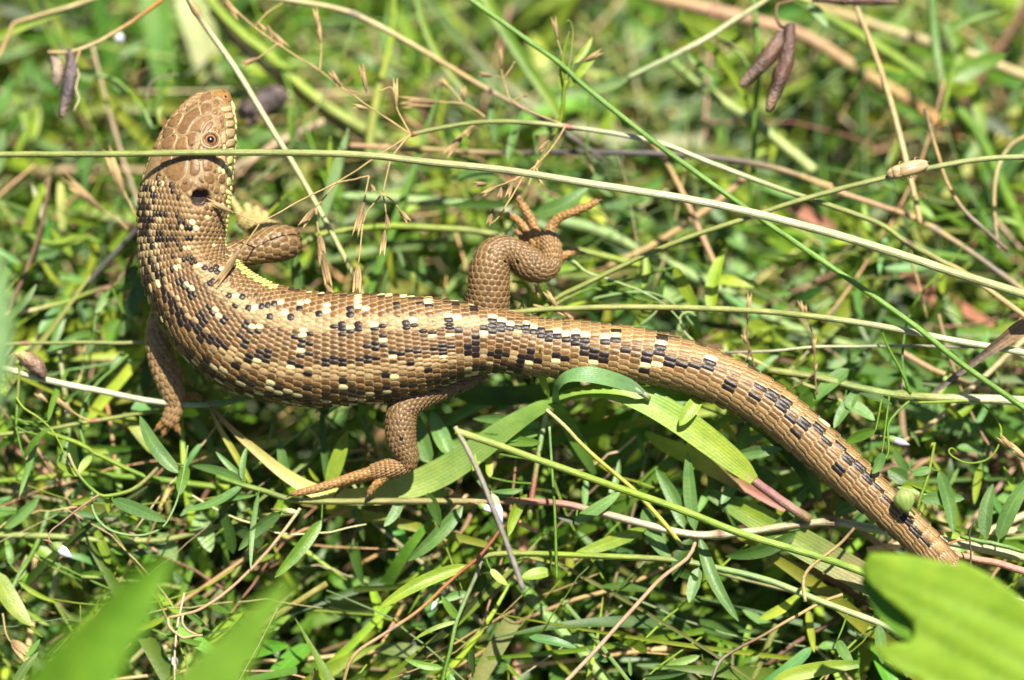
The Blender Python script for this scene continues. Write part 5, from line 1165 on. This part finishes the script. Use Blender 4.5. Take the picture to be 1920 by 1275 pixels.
m = MB(); tube(m, rows('1715,965 1710,958 1700,950', 0, 14), 2.2, 2.4, GREEN, sides=6); m.build('stalk', M_STEM, r)
r = empty('dark_bud', P(520, 170, -230)); tag(r, 'dark shrivelled flower head out of focus behind the snout', 'flower head')
pod(r, 526, 165, 455, 215, 58, -235, [(.16, .11, .10), (.05, .04, .04), (.12, .085, .075), (.06, .045, .04)], 1.0); pod(r, 480, 195, 468, 240, 26, -235, [(.12, .08, .06), (.2, .14, .1)])
def bud(label, x0, y0, x1, y1, w, h, petal=(.72, .72, .80), tip=(.45, .42, .75), cup=(.22, .32, .08)):
    r = empty('flower_bud', P(x0, y0, h)); tag(r, label, 'flower bud')
    xm, ym = x0 + (x1 - x0) * .55, y0 + (y1 - y0) * .55
    m = MB(); spindle(m, (x0, y0), (x0 + (x1 - x0) * .72, y0 + (y1 - y0) * .72), w, h, [cup, cup, np.array(cup) * 1.3], sides=9); m.build('calyx', M_LEAF, r)
    m = MB(); spindle(m, (x0 + (x1 - x0) * .2, y0 + (y1 - y0) * .2), (x1, y1), w * .92, h + 1, [petal, petal, tip], sides=9); m.build('petal', M_PETAL, r)
    m = MB(); dx, dy = (x1 - x0) * .3, (y1 - y0) * .3
    tube(m, [(x0 - dx * 1.5, y0 - dy * .6, h - 14), (x0 - dx * .6, y0 - dy * .5, h - 5), (x0 + dx * .1, y0 + dy * .1, h)], 1.8, 2, (.30, .2, .1), sides=6, step=5); m.build('stalk', M_STEM, r)
bud('white flower bud with a green cup on the curved stalk at the lower left', 97, 1018, 136, 1046, 22, -48)
bud('small yellowish bud on the long bare pink stalk', 525, 956, 562, 961, 13, -80, petal=(.6, .5, .3), tip=(.6, .55, .4))
bud('pale green bud with lilac tip on the red-tinged stem', 895, 945, 930, 960, 16, -72)
bud('drooping white and lilac bud beside the grey dead stalk', 922, 925, 942, 982, 22, -66, cup=(.4, .44, .24))
bud('slim white bud below the long yellowish leaflet', 822, 1118, 808, 1146, 11, -110)
bud('lilac petal bud left of the thick vetch stem', 1660, 820, 1706, 834, 16, -85, petal=(.5, .48, .68), tip=(.55, .5, .7))
bud('pale bud out of focus in the lower shade', 748, 1020, 755, 1062, 22, -190, petal=(.6, .66, .55), tip=(.7, .7, .7))
bud('white bud out of focus between the two blurred leaves', 318, 1215, 328, 1262, 24, -190, petal=(.7, .68, .75), tip=(.75, .7, .8))
bud('white and green bud out of focus at the top left', 212, 62, 232, 78, 24, -180)
r = empty('vetch_stalk', P(563, 955, -82)); tag(r, 'long bare pinkish flower stalk forking into two bent ends', 'flower stalk')
for tx, rr in (('563,953 540,985 500,1035 440,1097 380,1140 343,1152 316,1158', 3.2), ('343,1152 342,1168 352,1182 372,1191', 2.4), ('316,1158 316,1172 328,1186 345,1196 362,1192 380,1191', 2.6)):
    m = MB(); tube(m, rows(tx, -80), rr, rr * .9, [STRAW, PINK, PINK, TAN], sides=7, step=6, wob=.5); m.build('stalk', M_STEM, r)

# ---- leafhopper ------------------------------------------------------------------
def insect():
    a = np.array([1663, 328.0]); b = np.array([1738, 307.0]); d = nrm(b - a); s = np.array([-d[1], d[0]]); L = 78
    r = empty('leafhopper', P(1700, 318, 22)); tag(r, 'small tan leafhopper insect clinging to the thin olive stalk', 'insect')
    def sh(prof, x0, name, cols, h0, tent=.0, off=0.0, mat=M_BUG, sides=14):
        q = np.array([(a + d * (x0 + t * L) + s * off)[:].tolist() + [h0 + hh] for t, w, hh in prof]); X = P(q[:, 0], q[:, 1], q[:, 2])
        T = nrm(np.gradient(X, axis=0)); A = nrm(np.cross(T, nrm(CAM - X))); B = np.cross(A, T); ang = np.arange(sides) / sides * 2 * np.pi
        w = np.array([p[1] for p in prof]) * K
        Vv = X[:, None] + (A[:, None] * np.cos(ang)[None, :, None] + B[:, None] * (np.sin(ang) * .8 * (1 + tent * (np.sin(ang) > .9)))[None, :, None]) * w[:, None, None]
        n = len(prof); F = [(i * sides + j, (i + 1) * sides + j, (i + 1) * sides + (j + 1) % sides, i * sides + (j + 1) % sides) for i in range(n - 1) for j in range(sides)]
        F += [tuple(range(sides)), tuple((n - 1) * sides + j for j in reversed(range(sides)))]
        C = np.repeat(lerpcol(cols, np.linspace(0, 1, n)), sides, 0).reshape(n, sides, 3)
        C[:, 1::3] *= .55
        m = MB(); m.add(Vv.reshape(-1, 3), F, C.reshape(-1, 3)); m.build(name, mat, r)
    sh([(.0, 1, 0), (.03, 6, 0), (.08, 9.5, 0), (.14, 11.5, 0), (.2, 12, 0)], 0, 'head', [(.42, .29, .16), (.46, .32, .17), (.44, .3, .15)], 14)
    sh([(.15, 11.5, 1), (.22, 12.8, 2), (.3, 13.2, 2), (.36, 12.5, 1)], 0, 'thorax', [(.48, .33, .16), (.46, .29, .13)], 14)
    for o, nm in ((-2.6, 'wing'), (2.6, 'wing')):
        sh([(.26, 9, 1), (.4, 11, 2), (.55, 11.6, 2), (.7, 11, 1), (.85, 9, 0), (.97, 5, -2), (1.03, 1, -3)], 0, nm, [(.42, .28, .12), (.45, .31, .15), (.48, .35, .19), (.55, .45, .30)], 15, .25, o)
    for o in (-10, 10):
        e = a + d * 9 + s * o * .9; m = MB(); spindle(m, e - d * 3, e + d * 3, 5, 15, (.05, .03, .02), sides=8); m.build('eye', M_EYE, r)
    for t, o in ((22, 1), (38, 1), (52, 1), (26, -1), (56, -1)):
        e = a + d * t; m = MB(); tube(m, [tuple(e + s * o * 8) + (12,), tuple(e + s * o * 17 + d * 3) + (10,), tuple(e + s * o * 15 + d * 9) + (0,)], 1.6, .9, (.30, .19, .09), sides=6, step=4); m.build('leg', M_BUG, r)
    m = MB(); e = a + d * 80 + s * -2; spindle(m, e, e + d * 7 - s * 1, 4, 10, (.03, .02, .015), sides=6); m.build('tail_tip', M_BUG, r)
insect()
